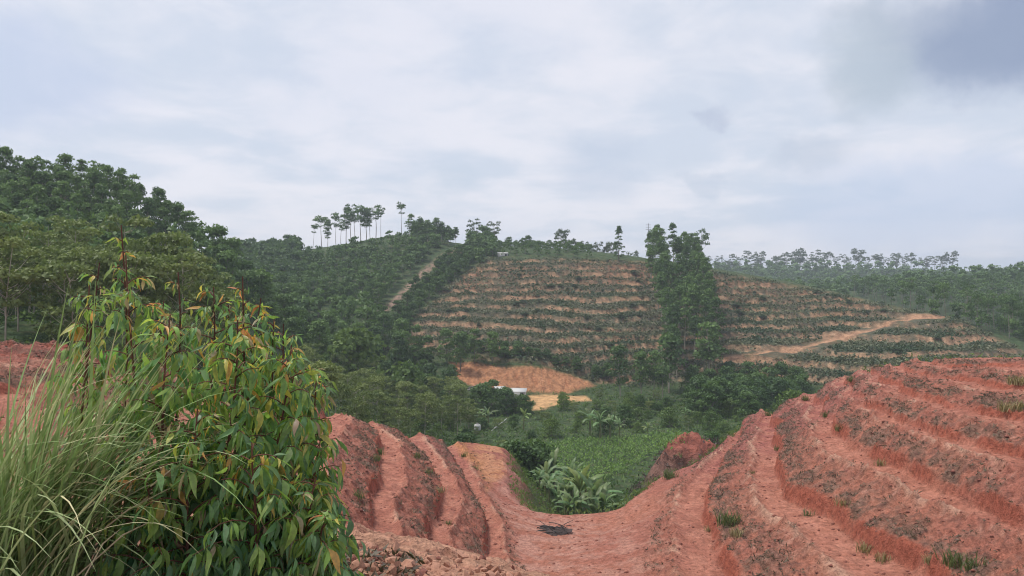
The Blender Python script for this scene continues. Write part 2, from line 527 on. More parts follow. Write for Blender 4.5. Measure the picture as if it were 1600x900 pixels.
def terrain_colour(x, y, zn):
    n = len(x)
    px, py = zn['px'], zn['py']
    n1 = fbm(x, y, 0.12, 4, 0.55)
    n2 = fbm(x, y, 0.9, 4, 0.6, 5.0)
    n3 = fbm(x, y, 0.035, 3, 0.5, 9.0)
    # vegetated ground
    c = np.tile(np.array([[0.045, 0.075, 0.03]]), (n, 1))
    c = mixc(c, sstep(n2, -0.1, 0.6), (0.075, 0.085, 0.04))
    # terraced far hill
    soil_f = np.tile(np.array([[0.29, 0.165, 0.10]]), (n, 1))
    soil_f = mixc(soil_f, sstep(n2, -.2, .5), (0.34, 0.215, 0.135))
    veg = np.tile(np.array([[0.085, 0.082, 0.054]]), (n, 1))
    veg = mixc(veg, sstep(n1 + 0.4 * n2, -0.25, 0.4), (0.055, 0.072, 0.038))
    ff = zn['ff']
    bare = sstep(ff, .0, .06) * sstep(ff, .36, .28) * sstep(n1 + n2 * 0.8, -0.55, 0.35) * 0.9
    redz = sstep(n3, 0.22, 0.5) * 0.4 + 0.75 * np.exp(-(((px - 955) / 75) ** 2 + ((py - 425) / 20) ** 2)) + 0.7 * np.exp(-(((px - 1170) / 90) ** 2 + ((py - 448) / 20) ** 2)) \
        + 0.6 * np.exp(-(((px - 1360) / 60) ** 2 + ((py - 482) / 14) ** 2)) + 0.6 * np.exp(-(((px - 1510) / 60) ** 2 + ((py - 525) / 16) ** 2)) + 0.7 * np.exp(-(((px - 735) / 22) ** 2 + ((py - 425) / 30) ** 2)) \
        + 0.8 * np.exp(-(((px - 1180) / 60) ** 2 + ((py - 572) / 14) ** 2))
    veg = mixc(veg, np.clip(redz, 0, 1) * sstep(n2, -0.45, 0.35), (0.225, 0.105, 0.062))
    th = veg * (1 - bare[:, None]) + soil_f * bare[:, None]
    c = c * (1 - zn['mt'][:, None]) + th * zn['mt'][:, None]
    c = mixc(c, zn['scar'] * sstep(n2, -0.6, 0.1), (0.24, 0.165, 0.125))
    c = mixc(c, zn['bank'], (0.34, 0.165, 0.085))
    c = mixc(c, zn['bank'] * sstep(fbm(x * 3, y * .6, 0.6, 3), 0, 0.6) * 0.6, (0.26, 0.10, 0.05))
    c = mixc(c, zn['road'], (0.36, 0.205, 0.125))
    c = mixc(c, zn['pad'], (0.47, 0.285, 0.14))
    # near red earth
    nr = zn['near']
    red = np.tile(np.array([[0.285, 0.105, 0.073]]), (n, 1))
    red = mixc(red, sstep(n1, -0.3, 0.5) * 0.8, (0.325, 0.128, 0.083))
    red = mixc(red, sstep(n2, 0.05, 0.6) * 0.6, (0.37, 0.175, 0.125))
    # purplish soil towards the ends of the spurs
    red = mixc(red, 0.8 * sstep(y, 30, 48) * sstep(n3 + 0.3 * n1, -0.35, 0.2), (0.250, 0.083, 0.070))
    if 'path' in zn:
        f, a = zn['f'], zn['amp']
        n4 = fbm(x, y, 3.2, 3, 0.6, 8.0)
        red = mixc(red, zn['path'] * 0.65 * sstep(n2, -0.5, 0.4), (0.40, 0.165, 0.112))
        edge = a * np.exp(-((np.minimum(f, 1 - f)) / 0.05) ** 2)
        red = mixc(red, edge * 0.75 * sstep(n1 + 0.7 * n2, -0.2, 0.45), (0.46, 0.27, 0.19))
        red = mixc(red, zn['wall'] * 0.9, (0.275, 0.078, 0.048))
        sk = zn.get('streak', 0)
        cl = zn.get('clod', 0)
        dead = zn['spoil'] * (sstep(f, 1.0, 0.5) * 0.95 + 0.10) * sstep(sk * 0.8 + n2 * 0.7 + n1 * 0.5 + n4 * 0.35, -0.25, 0.30)
        red = mixc(red, dead * 0.72, (0.105, 0.078, 0.058))
        red = mixc(red, zn['spoil'] * sstep(n4 + 0.5 * cl, 0.15, 0.55) * 0.6, (0.155, 0.070, 0.055))
        red = mixc(red, zn['spoil'] * sstep(-n4 + 0.4 * n2, 0.25, 0.6) * 0.5, (0.36, 0.19, 0.14))
    r = np.hypot(x, y)
    # pale rubble by the camera, orange pad behind the left spur, floor of the gully
    red = mixc(red, sstep(r, 11, 8.5) * 0.85, (0.42, 0.225, 0.15))
    red = mixc(red, sstep(r, 11, 8.5) * sstep(fbm(x, y, 2.6, 3), 0.0, 0.5) * 0.7, (0.31, 0.13, 0.09))
    padm = sstep(-poly_sd(px, 450 - F * (zn['N']) / np.maximum(y, .5), [(700, 688), (790, 694), (792, 742), (760, 770), (745, 735)]), -5, 8) * (r > 40)
    red = mixc(red, padm * 0.9 * sstep(n2 + n1, -0.7, 0.1), (0.40, 0.175, 0.078))
    gl = np.exp(-((x - 1.8) / 4.0) ** 2) * sstep(y, 26, 31) * (1 - zn['amp'])
    red = mixc(red, gl * 0.55 * sstep(n2, -0.4, 0.3), (0.41, 0.22, 0.17))
    # under the bush: dark litter
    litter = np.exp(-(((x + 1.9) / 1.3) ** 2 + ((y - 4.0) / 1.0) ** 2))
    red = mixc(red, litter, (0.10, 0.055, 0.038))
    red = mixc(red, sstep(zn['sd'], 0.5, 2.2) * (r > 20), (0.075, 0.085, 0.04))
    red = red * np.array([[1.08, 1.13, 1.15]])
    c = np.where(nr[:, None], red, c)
    om = zn['out'] * (~nr)
    c = mixc(c, sstep(om, 0.15, 0.5) * 0.85, (0.20, 0.10, 0.085))
    c = mixc(c, sstep(om, 0.6, 0.9) * 0.9, (0.27, 0.09, 0.065))
    return np.clip(c, 0.005, 0.9)


# ------------------------------------------------------------------ mesh helpers
def mesh_np(name, verts, faces, mats, attrs=None, smooth=False, mat_idx=None):
    """verts (n,3); faces list of (m,k) int arrays"""
    me = bpy.data.meshes.new(name)
    verts = np.asarray(verts, np.float32)
    if not isinstance(faces, list):
        faces = [faces]
    faces = [np.asarray(f, np.int32) for f in faces if len(f)]
    nl = sum(f.size for f in faces)
    nf = sum(len(f) for f in faces)
    me.vertices.add(len(verts))
    me.vertices.foreach_set('co', verts.ravel())
    me.loops.add(nl)
    me.loops.foreach_set('vertex_index', np.concatenate([f.ravel() for f in faces]))
    me.polygons.add(nf)
    st = np.concatenate([np.full(len(f), f.shape[1], np.int32) for f in faces])
    me.polygons.foreach_set('loop_start', np.r_[0, np.cumsum(st)[:-1]].astype(np.int32))
    if smooth:
        me.polygons.foreach_set('use_smooth', np.ones(nf, bool))
    if mat_idx is not None:
        me.polygons.foreach_set('material_index', np.asarray(mat_idx, np.int32))
    for m in (mats if isinstance(mats, (list, tuple)) else [mats]):
        me.materials.append(m)
    for k, v in (attrs or {}).items():
        v = np.asarray(v, np.float32)
        if v.ndim == 1:
            a = me.attributes.new(k, 'FLOAT', 'POINT')
            a.data.foreach_set('value', v)
        else:
            a = me.attributes.new(k, 'FLOAT_COLOR', 'POINT')
            a.data.foreach_set('color', np.c_[v, np.ones(len(v), np.float32)].astype(np.float32).ravel())
    me.update(calc_edges=True)
    return me


def obj(name, me, parent=None, kind=None, label=None, category=None, group=None, loc=None):
    o = bpy.data.objects.new(name, me)
    COL.objects.link(o)
    if parent is not None:
        o.parent = parent
    if kind:
        o['kind'] = kind
    if label:
        o['label'] = label
    if category:
        o['category'] = category
    if group:
        o['group'] = group
    if loc is not None:
        o.location = loc
    return o


# ------------------------------------------------------------------ materials
def material(name, fn):
    m = bpy.data.materials.new(name)
    m.use_nodes = True
    t = NT(m.node_tree)
    t.n.clear()
    out = t.new('ShaderNodeOutputMaterial')
    fn(t, out)
    return m


def earth_fn(bump, dist, near):
    def fn(t, out):
        b = t.new('ShaderNodeBsdfPrincipled')
        at_ = t.new('ShaderNodeAttribute', attribute_name='col')
        tc = t.new('ShaderNodeTexCoord')
        P = tc.outputs['Object']
        n1 = t.noise(P, 5.0 if near else 0.9, 6, 0.65)
        n2 = t.noise(P, 22.0 if near else 3.5, 4, 0.6)
        k = t.math('ADD', t.math('MULTIPLY', t.step(n1, 0.3, 0.7), 0.62), t.math('MULTIPLY', t.step(n2, 0.3, 0.7), 0.46))
        k = t.math('ADD', k, 0.50)
        m = t.new('ShaderNodeVectorMath', operation='SCALE')
        t.link(at_.outputs['Color'], m.inputs[0])
        t.link(k, m.inputs['Scale'])
        t.link(m.outputs[0], b.inputs['Base Color'])
        b.inputs['Roughness'].default_value = 0.95
        b.inputs['Specular IOR Level'].default_value = 0.15
        bp = t.new('ShaderNodeBump')
        bp.inputs['Strength'].default_value = bump
        bp.inputs['Distance'].default_value = dist
        t.link(t.math('ADD', n1, t.math('MULTIPLY', n2, 0.4)), bp.inputs['Height'])
        t.link(bp.outputs[0], b.inputs['Normal'])
        t.link(b.outputs[0], out.inputs['Surface'])
    return fn


M_earth = material('red_earth', earth_fn(1.0, 0.16, True))
M_ground = material('hill_ground', earth_fn(0.9, 0.5, False))


def leaf_fn(ca, cb, trans=0.38, rough=0.55, rnd=0.45, spec=0.3):
    def fn(t, out):
        b = t.new('ShaderNodeBsdfPrincipled')
        a = t.new('ShaderNodeAttribute', attribute_name='var')
        oi = t.new('ShaderNodeObjectInfo')
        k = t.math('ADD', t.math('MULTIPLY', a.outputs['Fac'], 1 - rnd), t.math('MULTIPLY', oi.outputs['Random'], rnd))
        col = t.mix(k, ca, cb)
        t.link(col, b.inputs['Base Color'])
        b.inputs['Roughness'].default_value = rough
        b.inputs['Specular IOR Level'].default_value = spec
        tr = t.new('ShaderNodeBsdfTranslucent')
        t.link(t.mix(0.5, col, (0.10, 0.16, 0.02)), tr.inputs['Color'])
        ms = t.new('ShaderNodeMixShader')
        ms.inputs[0].default_value = trans
        t.link(b.outputs[0], ms.inputs[1])
        t.link(tr.outputs[0], ms.inputs[2])
        t.link(ms.outputs[0], out.inputs['Surface'])
    return fn


def bark_fn(ca, cb, scale=3.0):
    def fn(t, out):
        b = t.new('ShaderNodeBsdfPrincipled')
        tc = t.new('ShaderNodeTexCoord')
        mp = t.new('ShaderNodeMapping')
        mp.inputs['Scale'].default_value = (1, 1, 0.25)
        t.link(tc.outputs['Object'], mp.inputs['Vector'])
        n = t.noise(mp.outputs[0], scale, 4, 0.6)
        t.link(t.mix(t.step(n, 0.35, 0.65), ca, cb), b.inputs['Base Color'])
        b.inputs['Roughness'].default_value = 0.85
        t.link(b.outputs[0], out.inputs['Surface'])
    return fn


M_euc = material('eucalyptus_leaves', leaf_fn((0.044, 0.100, 0.036), (0.200, 0.320, 0.090)))
M_dark = material('dark_leaves', leaf_fn((0.040, 0.092, 0.034), (0.135, 0.230, 0.062)))
M_olive = material('olive_leaves', leaf_fn((0.090, 0.140, 0.048), (0.270, 0.320, 0.100)))
M_lime = material('lime_leaves', leaf_fn((0.065, 0.130, 0.034), (0.180, 0.265, 0.060)))
M_grey = material('grey_green_leaves', leaf_fn((0.050, 0.085, 0.045), (0.125, 0.165, 0.085)))
M_scrub = material('terrace_scrub', leaf_fn((0.034, 0.072, 0.030), (0.185, 0.185, 0.105), rnd=0.0, trans=0.2))
M_under = material('undergrowth_leaves', leaf_fn((0.055, 0.115, 0.036), (0.180, 0.275, 0.068), rnd=0.0))
M_crop = material('crop_leaves', leaf_fn((0.110, 0.215, 0.048), (0.230, 0.360, 0.075), rnd=0.0))
M_dead = material('dead_weeds', leaf_fn((0.060, 0.045, 0.032), (0.17, 0.145, 0.09), rnd=0.0, trans=0.1))
M_purple = material('withered_scrub', leaf_fn((0.075, 0.050, 0.048), (0.13, 0.095, 0.08), rnd=0.0, trans=0.1))
M_weed = material('yellow_weeds', leaf_fn((0.11, 0.14, 0.035), (0.42, 0.36, 0.14), rnd=0.0))
M_bark = material('pale_bark', bark_fn((0.30, 0.26, 0.21), (0.46, 0.41, 0.34)))
M_barkm = material('mid_bark', bark_fn((0.17, 0.15, 0.12), (0.29, 0.26, 0.21)))
M_barkd = material('grey_bark', bark_fn((0.13, 0.11, 0.09), (0.24, 0.21, 0.17)))

# ------------------------------------------------------------------ terrain mesh
ang = np.concatenate([np.linspace(-75, -37, 24, endpoint=False), np.linspace(-37, 37, 660), np.linspace(37, 75, 25)[1:]]) * math.pi / 180


def radii():
    out = [0.6]
    while out[-1] < 665:
        r = out[-1]
        q = 0.02 if r < 4.5 else 0.006 if r < 10 else 0.008 if r < 20 else 0.0033 if r < 62 else 0.0046 if r < 260 else 0.011
        out.append(r * (1 + q))
    return np.array(out)


rad = radii()
A, Rr = np.meshgrid(ang, rad)
GX = (np.sin(A) * Rr).ravel()
GY = (np.cos(A) * Rr).ravel()
GZ, ZN = terrain(GX, GY)
GC = terrain_colour(GX, GY, ZN)
nr_, na = len(rad), len(ang)
idx = np.arange(nr_ * na).reshape(nr_, na)
quads = np.stack([idx[:-1, :-1], idx[:-1, 1:], idx[1:, 1:], idx[1:, :-1]], -1).reshape(-1, 4)
quads = quads[:, ::-1]
qn = ZN['near'][quads].sum(1) >= 2
qpx = ZN['px'][quads[:, 0]]
qr = np.hypot(GX, GY)[quads[:, 0]]
qmt = ZN['mt'][quads[:, 0]]
qterr = (~qn) & (qr > 118) & (qpx > 575) & (qr < 215)
qleft = (~qn) & (qpx < 420) & ~qterr
qback = (~qn) & ~qterr & ~qleft & (qr > 175)
qval = (~qn) & ~qterr & ~qleft & ~qback


def sub_terrain(name, mask, mat):
    q = quads[mask]
    u, inv = np.unique(q, return_inverse=True)
    me = mesh_np(name, np.c_[GX, GY, GZ][u], inv.reshape(-1, 4), mat, {'col': GC[u]}, smooth=True)
    return obj(name, me, kind='structure')


near_ground = sub_terrain('red_earth_ground', qn, M_earth)
valley = sub_terrain('valley_floor', qval, M_ground)
far_hill = sub_terrain('terraced_hillside', qterr, M_ground)
left_hill = sub_terrain('wooded_hillside', qleft, M_ground)
back_hill = sub_terrain('background_hills', qback, M_ground)
# sheet that carries on to the horizon, under everything else
g = np.array([[-1300, -300, -26], [1300, -300, -26], [1300, 1500, -26], [-1300, 1500, -26]])
me = mesh_np('ground', g, np.array([[0, 1, 2, 3]]), M_ground, {'col': np.tile([[0.05, 0.07, 0.035]], (4, 1))})
obj('ground', me, kind='structure')
# ------------------------------------------------------------------ plant generators
def tube(path, radii_, sides=6):
    """tapered tube along a path: verts, quads"""
    path = np.asarray(path, float)
    n = len(path)
    tan = np.gradient(path, axis=0)
    tan /= np.linalg.norm(tan, axis=1)[:, None] + 1e-9
    ref = np.where(np.abs(tan[:, 2:3]) > 0.9, np.array([[1.0, 0, 0]]), np.array([[0, 0, 1.0]]))
    u = np.cross(tan, ref)
    u /= np.linalg.norm(u, axis=1)[:, None] + 1e-9
    v = np.cross(tan, u)
    a = np.arange(sides) * 2 * math.pi / sides
    ring = u[:, None] * np.cos(a)[None, :, None] + v[:, None] * np.sin(a)[None, :, None]
    V = path[:, None] + ring * np.asarray(radii_, float)[:, None, None]
    i = np.arange(n - 1)[:, None] * sides
    j = np.arange(sides)[None]
    j2 = (j + 1) % sides
    Q = np.stack([i + j, i + j2, i + sides + j2, i + sides + j], -1).reshape(-1, 4)
    return V.reshape(-1, 3), Q


def join(parts):
    vs, fs, o = [], [], 0
    for v, f in parts:
        vs.append(v)
        fs.append(f + o)
        o += len(v)
    return np.concatenate(vs), np.concatenate(fs)


def leaf_faces(c, size, g, aspect=0.62, up=0.35, hang=0.0, out=None):
    """rhombic leaves at points c"""
    n = len(c)
    u = g.normal(size=(n, 3))
    u[:, 2] -= hang
    u /= np.linalg.norm(u, axis=1)[:, None]
    w = g.normal(size=(n, 3))
    w[:, 2] += up * 2
    if out is not None:
        w = out + 0.38 * w
    v = np.cross(u, w)
    v /= np.linalg.norm(v, axis=1)[:, None] + 1e-9
    s = size * g.uniform(0.65, 1.3, (n, 1))
    V = np.stack([c - u * s * 0.5, c + v * s * aspect * 0.5, c + u * s * 0.5, c - v * s * aspect * 0.5], 1).reshape(-1, 3)
    return V, np.arange(4 * n).reshape(-1, 4)


def crown_clumps(g, H, cb, Rc, prof, ncl, rc, flat=0.75):
    t = np.sort(g.uniform(0.02, 1, ncl) ** 0.8)
    rr = Rc * np.interp(t, *prof)
    a = np.arange(ncl) * 2.4 + g.uniform(0, 1.2, ncl)
    q = np.sqrt(g.uniform(0.15, 1, ncl))
    c = np.c_[np.cos(a) * rr * q, np.sin(a) * rr * q, H * (cb + (1 - cb) * t) - rc * flat * 0.6]
    return c, rc * g.uniform(0.7, 1.25, ncl)


PROFS = {
    'round': ([0, .3, .65, 1], [.45, 1, .9, .25]),
    'umbrella': ([0, .5, 1], [.5, 1, .75]),
    'slim': ([0, .25, .6, 1], [.5, 1, .8, .2]),
    'cone': ([0, .2, 1], [.6, 1, .1]),
    'dome': ([0, .3, .7, 1], [1, 1, .8, .2]),
}


def make_tree(seed, H, cb, Rc, prof, ncl, rc, per, leaf, r0, limbs=True, low=False, flat=0.75, up=0.35, hang=0.2):
    g = np.random.default_rng(seed)
    c, rcs = crown_clumps(g, H, cb, Rc, PROFS[prof], ncl, rc, flat)
    bend = g.normal(size=2) * 0.02 * H
    k = 3 if low else 7
    tt = np.linspace(0, 1, k)
    top = H * (cb + (1 - cb) * 0.82)
    path = np.c_[bend[0] * tt ** 2 + 0.006 * H * np.sin(tt * 7 + seed), bend[1] * tt ** 2 + 0.006 * H * np.cos(tt * 6), tt * top]
    path[0, 2] = -0.3
    parts = [tube(path, r0 * (1 - 0.78 * tt), 3 if low else 6)]
    if limbs and not low:
        for ci in c:
            h0 = max(0.25 * H * cb + 0.2, min(ci[2] - np.hypot(ci[0], ci[1]) * 0.9, top * 0.97))
            s = h0 / top
            p0 = np.array([np.interp(s, tt, path[:, 0]), np.interp(s, tt, path[:, 1]), h0])
            mid = p0 * 0.5 + ci * 0.5 + np.array([0, 0, -0.06 * H * g.uniform(0, .6)])
            parts.append(tube([p0, mid, ci], [r0 * 0.38 * (1 - 0.6 * s), r0 * 0.24, r0 * 0.08], 4))
    tv, tf = join(parts)
    ls, lv, lo = [], [], []
    for ci, ri in zip(c, rcs):
        n = max(4, int(per * (ri / rc) ** 2))
        d = g.normal(size=(n, 3))
        d /= np.linalg.norm(d, axis=1)[:, None]
        d[:, 2] = np.where(d[:, 2] < -0.3, -d[:, 2] * 0.5, d[:, 2])
        p = ci + d * (g.uniform(0.25, 1, (n, 1)) ** 0.45) * ri * np.array([1, 1, flat])
        ls.append(p)
        lo.append(d)
        lv.append(np.clip(g.uniform(0.0, 0.6) + g.normal(0, 0.18, n) + 0.25 * d[:, 2], 0, 1))  # random tint, plus top light put into the colour of upward leaves
    p = np.concatenate(ls)
    var = np.concatenate(lv)
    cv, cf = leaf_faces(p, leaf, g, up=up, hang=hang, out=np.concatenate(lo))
    return dict(tv=tv, tf=tf, cv=cv, cf=cf, var=np.repeat(var, 4), H=H)


class Kind:
    """a kind of tree: detailed prototypes for single trees, light ones for the mass"""
    def __init__(self, name, category, leafm, barkm, n, lown, seed, low_kw, **kw):
        self.name, self.category = name, category
        self.leafm, self.barkm = leafm, barkm
        self.p = []
        for i in range(n):
            k = {a: (b(np.random.default_rng(seed + i * 13)) if callable(b) else b) for a, b in kw.items()}
            t = make_tree(seed + i, **k)
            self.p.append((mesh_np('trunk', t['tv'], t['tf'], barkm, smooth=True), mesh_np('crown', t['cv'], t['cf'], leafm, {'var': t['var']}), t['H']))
        self.low = []
        for i in range(lown):
            k = {a: (b(np.random.default_rng(seed + i * 13)) if callable(b) else b) for a, b in kw.items()}
            k.update(low_kw)
            self.low.append(make_tree(seed + 50 + i, low=True, **k))

    def place(self, x, y, z, h, label, group=None, rz=None, i=None, name=None, category=None, wide=1.0):
        i = random.randrange(len(self.p)) if i is None else i
        tm, cm, H = self.p[i]
        e = bpy.data.objects.new(name or self.name, None)
        COL.objects.link(e)
        s = h / H
        e.location = (x, y, z)
        e.scale = (s * wide, s * wide, s)
        e.rotation_euler = (random.gauss(0, .025), random.gauss(0, .025), random.uniform(0, 6.28) if rz is None else rz)
        e['label'] = label
        e['category'] = category or self.category
        if group:
            e['group'] = group
        for nm, m in (('trunk', tm), ('crown', cm)):
            o = bpy.data.objects.new(nm, m)
            COL.objects.link(o)
            o.parent = e
        return e

    def mass(self, name, P, label, category, trunks=True):
        """P rows x, y, z, h: one stuff object"""
        g = np.random.default_rng(len(P))
        vs, fs, mi, va, o = [], [], [], [], 0
        for x, y, z, h in P:
            t = self.low[g.integers(len(self.low))]
            a = g.uniform(0, 6.28)
            ca, sa = math.cos(a), math.sin(a)
            s = h / t['H']
            rv = g.uniform(-0.25, 0.3)
            for key, m in (('t', 0), ('c', 1)):
                if m == 0 and not trunks:
                    continue
                v = t[key + 'v']
                w = np.c_[v[:, 0] * ca - v[:, 1] * sa, v[:, 0] * sa + v[:, 1] * ca, v[:, 2]] * s + (x, y, z)
                vs.append(w)
                fs.append(t[key + 'f'] + o)
                o += len(v)
                mi.append(np.full(len(t[key + 'f']), m))
                va.append(np.clip(t['var'] + rv, 0, 1) if m else np.zeros(len(v)))
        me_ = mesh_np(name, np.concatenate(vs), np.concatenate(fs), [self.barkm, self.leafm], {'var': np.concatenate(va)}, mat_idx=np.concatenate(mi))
        return obj(name, me_, kind='stuff', label=label, category=category)


def U(a, b):
    return lambda g: g.uniform(a, b)


K_euc = Kind('eucalyptus_tree', 'tree', M_euc, M_bark, 8, 4, 100, dict(per=17, leaf=0.80, ncl=9, rc=1.0),
             H=U(7.2, 8.2), cb=U(0.30, 0.42), Rc=U(1.05, 1.35), prof='round', ncl=17, rc=0.88, per=62, leaf=0.40, r0=0.10)
K_plant = Kind('eucalyptus_tree', 'tree', M_euc, M_barkd, 7, 4, 150, dict(per=17, leaf=0.75, ncl=11, rc=0.95),
               H=U(5.2, 6.2), cb=U(0.08, 0.22), Rc=U(1.05, 1.4), prof='round', ncl=19, rc=0.80, per=62, leaf=0.38, r0=0.08)
K_slim = Kind('eucalyptus_tree', 'tree', M_euc, M_bark, 6, 1, 200, dict(per=10, leaf=0.6),
              H=U(11, 12.5), cb=U(0.36, 0.46), Rc=U(1.2, 1.5), prof='slim', ncl=30, rc=0.86, per=56, leaf=0.40, r0=0.13)
K_umb = Kind('eucalyptus_tree', 'tree', M_euc, M_barkm, 6, 3, 300, dict(per=16, leaf=0.9, ncl=9),
             H=U(10, 12), cb=U(0.54, 0.66), Rc=U(1.3, 1.7), prof='umbrella', ncl=11, rc=0.95, per=50, leaf=0.45, r0=0.11)
K_fea = Kind('feathery_tree', 'tree', M_grey, M_barkd, 5, 3, 350, dict(per=11, leaf=0.85),
             H=U(8, 10), cb=U(0.34, 0.46), Rc=U(2.2, 3.0), prof='umbrella', ncl=15, rc=1.0, per=42, leaf=0.52, r0=0.15)
K_pale = Kind('slender_tree', 'tree', M_olive, M_bark, 6, 2, 400, dict(per=14, leaf=0.5),
              H=U(6.5, 7.5), cb=U(0.36, 0.5), Rc=U(1.4, 1.9), prof='umbrella', ncl=22, rc=0.72, per=95, leaf=0.25, r0=0.06, flat=0.6)
K_broad = Kind('broadleaf_tree', 'tree', M_dark, M_barkd, 6, 3, 500, dict(per=16, leaf=0.75, ncl=13, rc=0.9),
               H=U(4.2, 5), cb=U(0.08, 0.16), Rc=U(1.6, 2.1), prof='dome', ncl=26, rc=0.85, per=60, leaf=0.38, r0=0.13)
K_lime = Kind('broadleaf_tree', 'tree', M_lime, M_barkd, 4, 2, 560, dict(per=14, leaf=0.55, ncl=10),
              H=U(4.2, 5), cb=U(0.10, 0.2), Rc=U(1.5, 1.9), prof='dome', ncl=22, rc=0.85, per=60, leaf=0.36, r0=0.11)
K_dist = Kind('broadleaf_tree', 'tree', M_dark, M_barkd, 1, 3, 590, dict(per=9, leaf=1.35, ncl=7, rc=1.05),
               H=U(4.2, 5), cb=0.05, Rc=U(1.6, 2.1), prof='dome', ncl=8, rc=0.85, per=20, leaf=0.5, r0=0.13)
K_shrub = Kind('shrub', 'shrub', M_grey, M_barkd, 4, 1, 580, dict(per=6),
               H=U(1.4, 1.7), cb=U(0.04, 0.10), Rc=U(0.75, 1.0), prof='dome', ncl=16, rc=0.36, per=40, leaf=0.26, r0=0.05)
K_cone = Kind('conical_tree', 'tree', M_euc, M_barkd, 1, 1, 600, dict(per=4),
              H=11.0, cb=0.12, Rc=1.7, prof='cone', ncl=36, rc=0.8, per=50, leaf=0.40, r0=0.16)

# ------------------------------------------------------------------ scattering
qc = quads[:, 0]
QX = GX[quads].mean(1)
QY = GY[quads].mean(1)
QZ = GZ[quads].mean(1)
QR = np.hypot(QX, QY)
e1 = np.c_[GX, GY][quads[:, 1]] - np.c_[GX, GY][quads[:, 0]]
e2 = np.c_[GX, GY][quads[:, 3]] - np.c_[GX, GY][quads[:, 0]]
QA = np.abs(e1[:, 0] * e2[:, 1] - e1[:, 1] * e2[:, 0])
QPX = 800 + F * QX / np.maximum(QY, .5)
QPY = 450 - F * QZ / np.maximum(QY, .5)
INF = (QPX > -60) & (QPX < 1660)


def zone(polys=None, rmin=0, rmax=1e9, px=None, extra=None, far=True):
    m = (QR > rmin) & (QR < rmax) & INF
    if far:
        m &= ~qn
    if px:
        m &= (QPX > px[0]) & (QPX < px[1])
    if extra is not None:
        m &= extra
    ii = np.nonzero(m)[0]
    if polys is not None:
        ii = ii[poly_sd(QPX[ii], QPY[ii], polys) < 0]
    return ii


def scatter(ii, dist, tries=6, seed=1, dens=None):
    """points at least dist apart over quads ii: rows x, y, z"""
    g = np.random.default_rng(seed)
    if len(ii) == 0:
        return np.zeros((0, 3))
    w = QA[ii] if dens is None else QA[ii] * dens
    area = w.sum()
    n = int(area / (dist * dist) * tries) + 1
    pick = g.choice(ii, size=n, p=w / area)
    P = np.c_[QX[pick], QY[pick], QZ[pick]]
    cell = {}
    keep = []
    d2 = dist * dist
    for j in range(n):
        x, y = P[j, 0], P[j, 1]
        cx, cy = int(x // dist), int(y // dist)
        ok = True
        for a in (-1, 0, 1):
            for b in (-1, 0, 1):
                for q in cell.get((cx + a, cy + b), ()):
                    if (P[q, 0] - x) ** 2 + (P[q, 1] - y) ** 2 < d2:
                        ok = False
                        break
                if not ok:
                    break
            if not ok:
                break
        if ok:
            cell.setdefault((cx, cy), []).append(j)
            keep.append(j)
    return P[keep]


def wood(kind, P, h, n_single, label, group, mass_name=None, mass_label=None, order=None):
    g = np.random.default_rng(len(P) + 5)
    hh = g.uniform(h[0], h[1], len(P)) * (np.interp(800 + F * P[:, 0] / P[:, 1], [-60, 120, 300], [1.25, 1.08, .95]) if kind is K_euc else 1)
    key = np.hypot(P[:, 0], P[:, 1]) if order is None else order(P)
    o = np.argsort(key)
    for j in o[:n_single]:
        kind.place(P[j, 0], P[j, 1], P[j, 2] - 0.1, hh[j], label, group)
    rest = o[n_single:]
    if len(rest):
        kind.mass(mass_name, np.c_[P[rest], hh[rest]], mass_label, 'wood')


def in_poly(P, poly):
    px = 800 + F * P[:, 0] / P[:, 1]
    py = 450 - F * P[:, 2] / P[:, 1]
    return poly_sd(px, py, poly) < 0


mtq0 = ZN['mt'][qc]
clear0 = np.maximum.reduce([ZN['road'][qc], ZN['pad'][qc], ZN['bank'][qc]])
# left hill wood
P = scatter(zone(rmin=74, rmax=136, px=(-60, 352)), 2.0, seed=3)
P = P[P[:, 2] > -5]
wood(K_euc, P, (4.6, 6.6), 92, 'dark eucalyptus tree in the close wood on the left hill', 'eucalyptus wood on the left hill',
     'eucalyptus_wood', 'dark mass of eucalyptus wood covering the left hill', order=lambda P: -P[:, 2] + 0.0 * P[:, 0] + 0.12 * np.hypot(P[:, 0], P[:, 1]))
# slender trees behind the red terrace at left
P = scatter(zone(rmin=44, rmax=74, px=(-50, 345)), 2.5, seed=4)
wood(K_pale, P, (5.8, 8.6), 60, 'slender olive tree with pale thin trunk behind the leftmost red terrace', 'slender trees behind the left terrace',
     'young_wood', 'loose young wood at the foot of the left hill')
# plantation on the middle hill
notterr = ~((ZN['mt'][qc] > 0.3))
ii = zone(rmin=112, rmax=262, px=(330, 770), extra=notterr)
P = scatter(ii, 2.5, seed=5)
P = P[~in_poly(P, ORCHARD) & (line_dist(800 + F * P[:, 0] / P[:, 1], 450 - F * P[:, 2] / P[:, 1], SCAR) > 12)]
pxs = 800 + F * P[:, 0] / P[:, 1]
pys = 450 - F * P[:, 2] / P[:, 1]
P = P[(pys < 585)]
pxs = 800 + F * P[:, 0] / P[:, 1]
dk = (pxs < 470) & (np.hypot(P[:, 0], P[:, 1]) > 165)
q = P[~dk]
rq = np.hypot(q[:, 0], q[:, 1])
pq = 800 + F * q[:, 0] / q[:, 1]
q = q[~((rq > 224) & (pq > 468) & (pq < 640))]
q = q[np.hypot(q[:, 0], q[:, 1]) > 168]
q2 = scatter(ii[QR[ii] < 168], 3.2, seed=55)
q2 = q2[~in_poly(q2, ORCHARD) & (line_dist(800 + F * q2[:, 0] / q2[:, 1], 450 - F * q2[:, 2] / q2[:, 1], SCAR) > 12) & (450 - F * q2[:, 2] / q2[:, 1] < 585)]
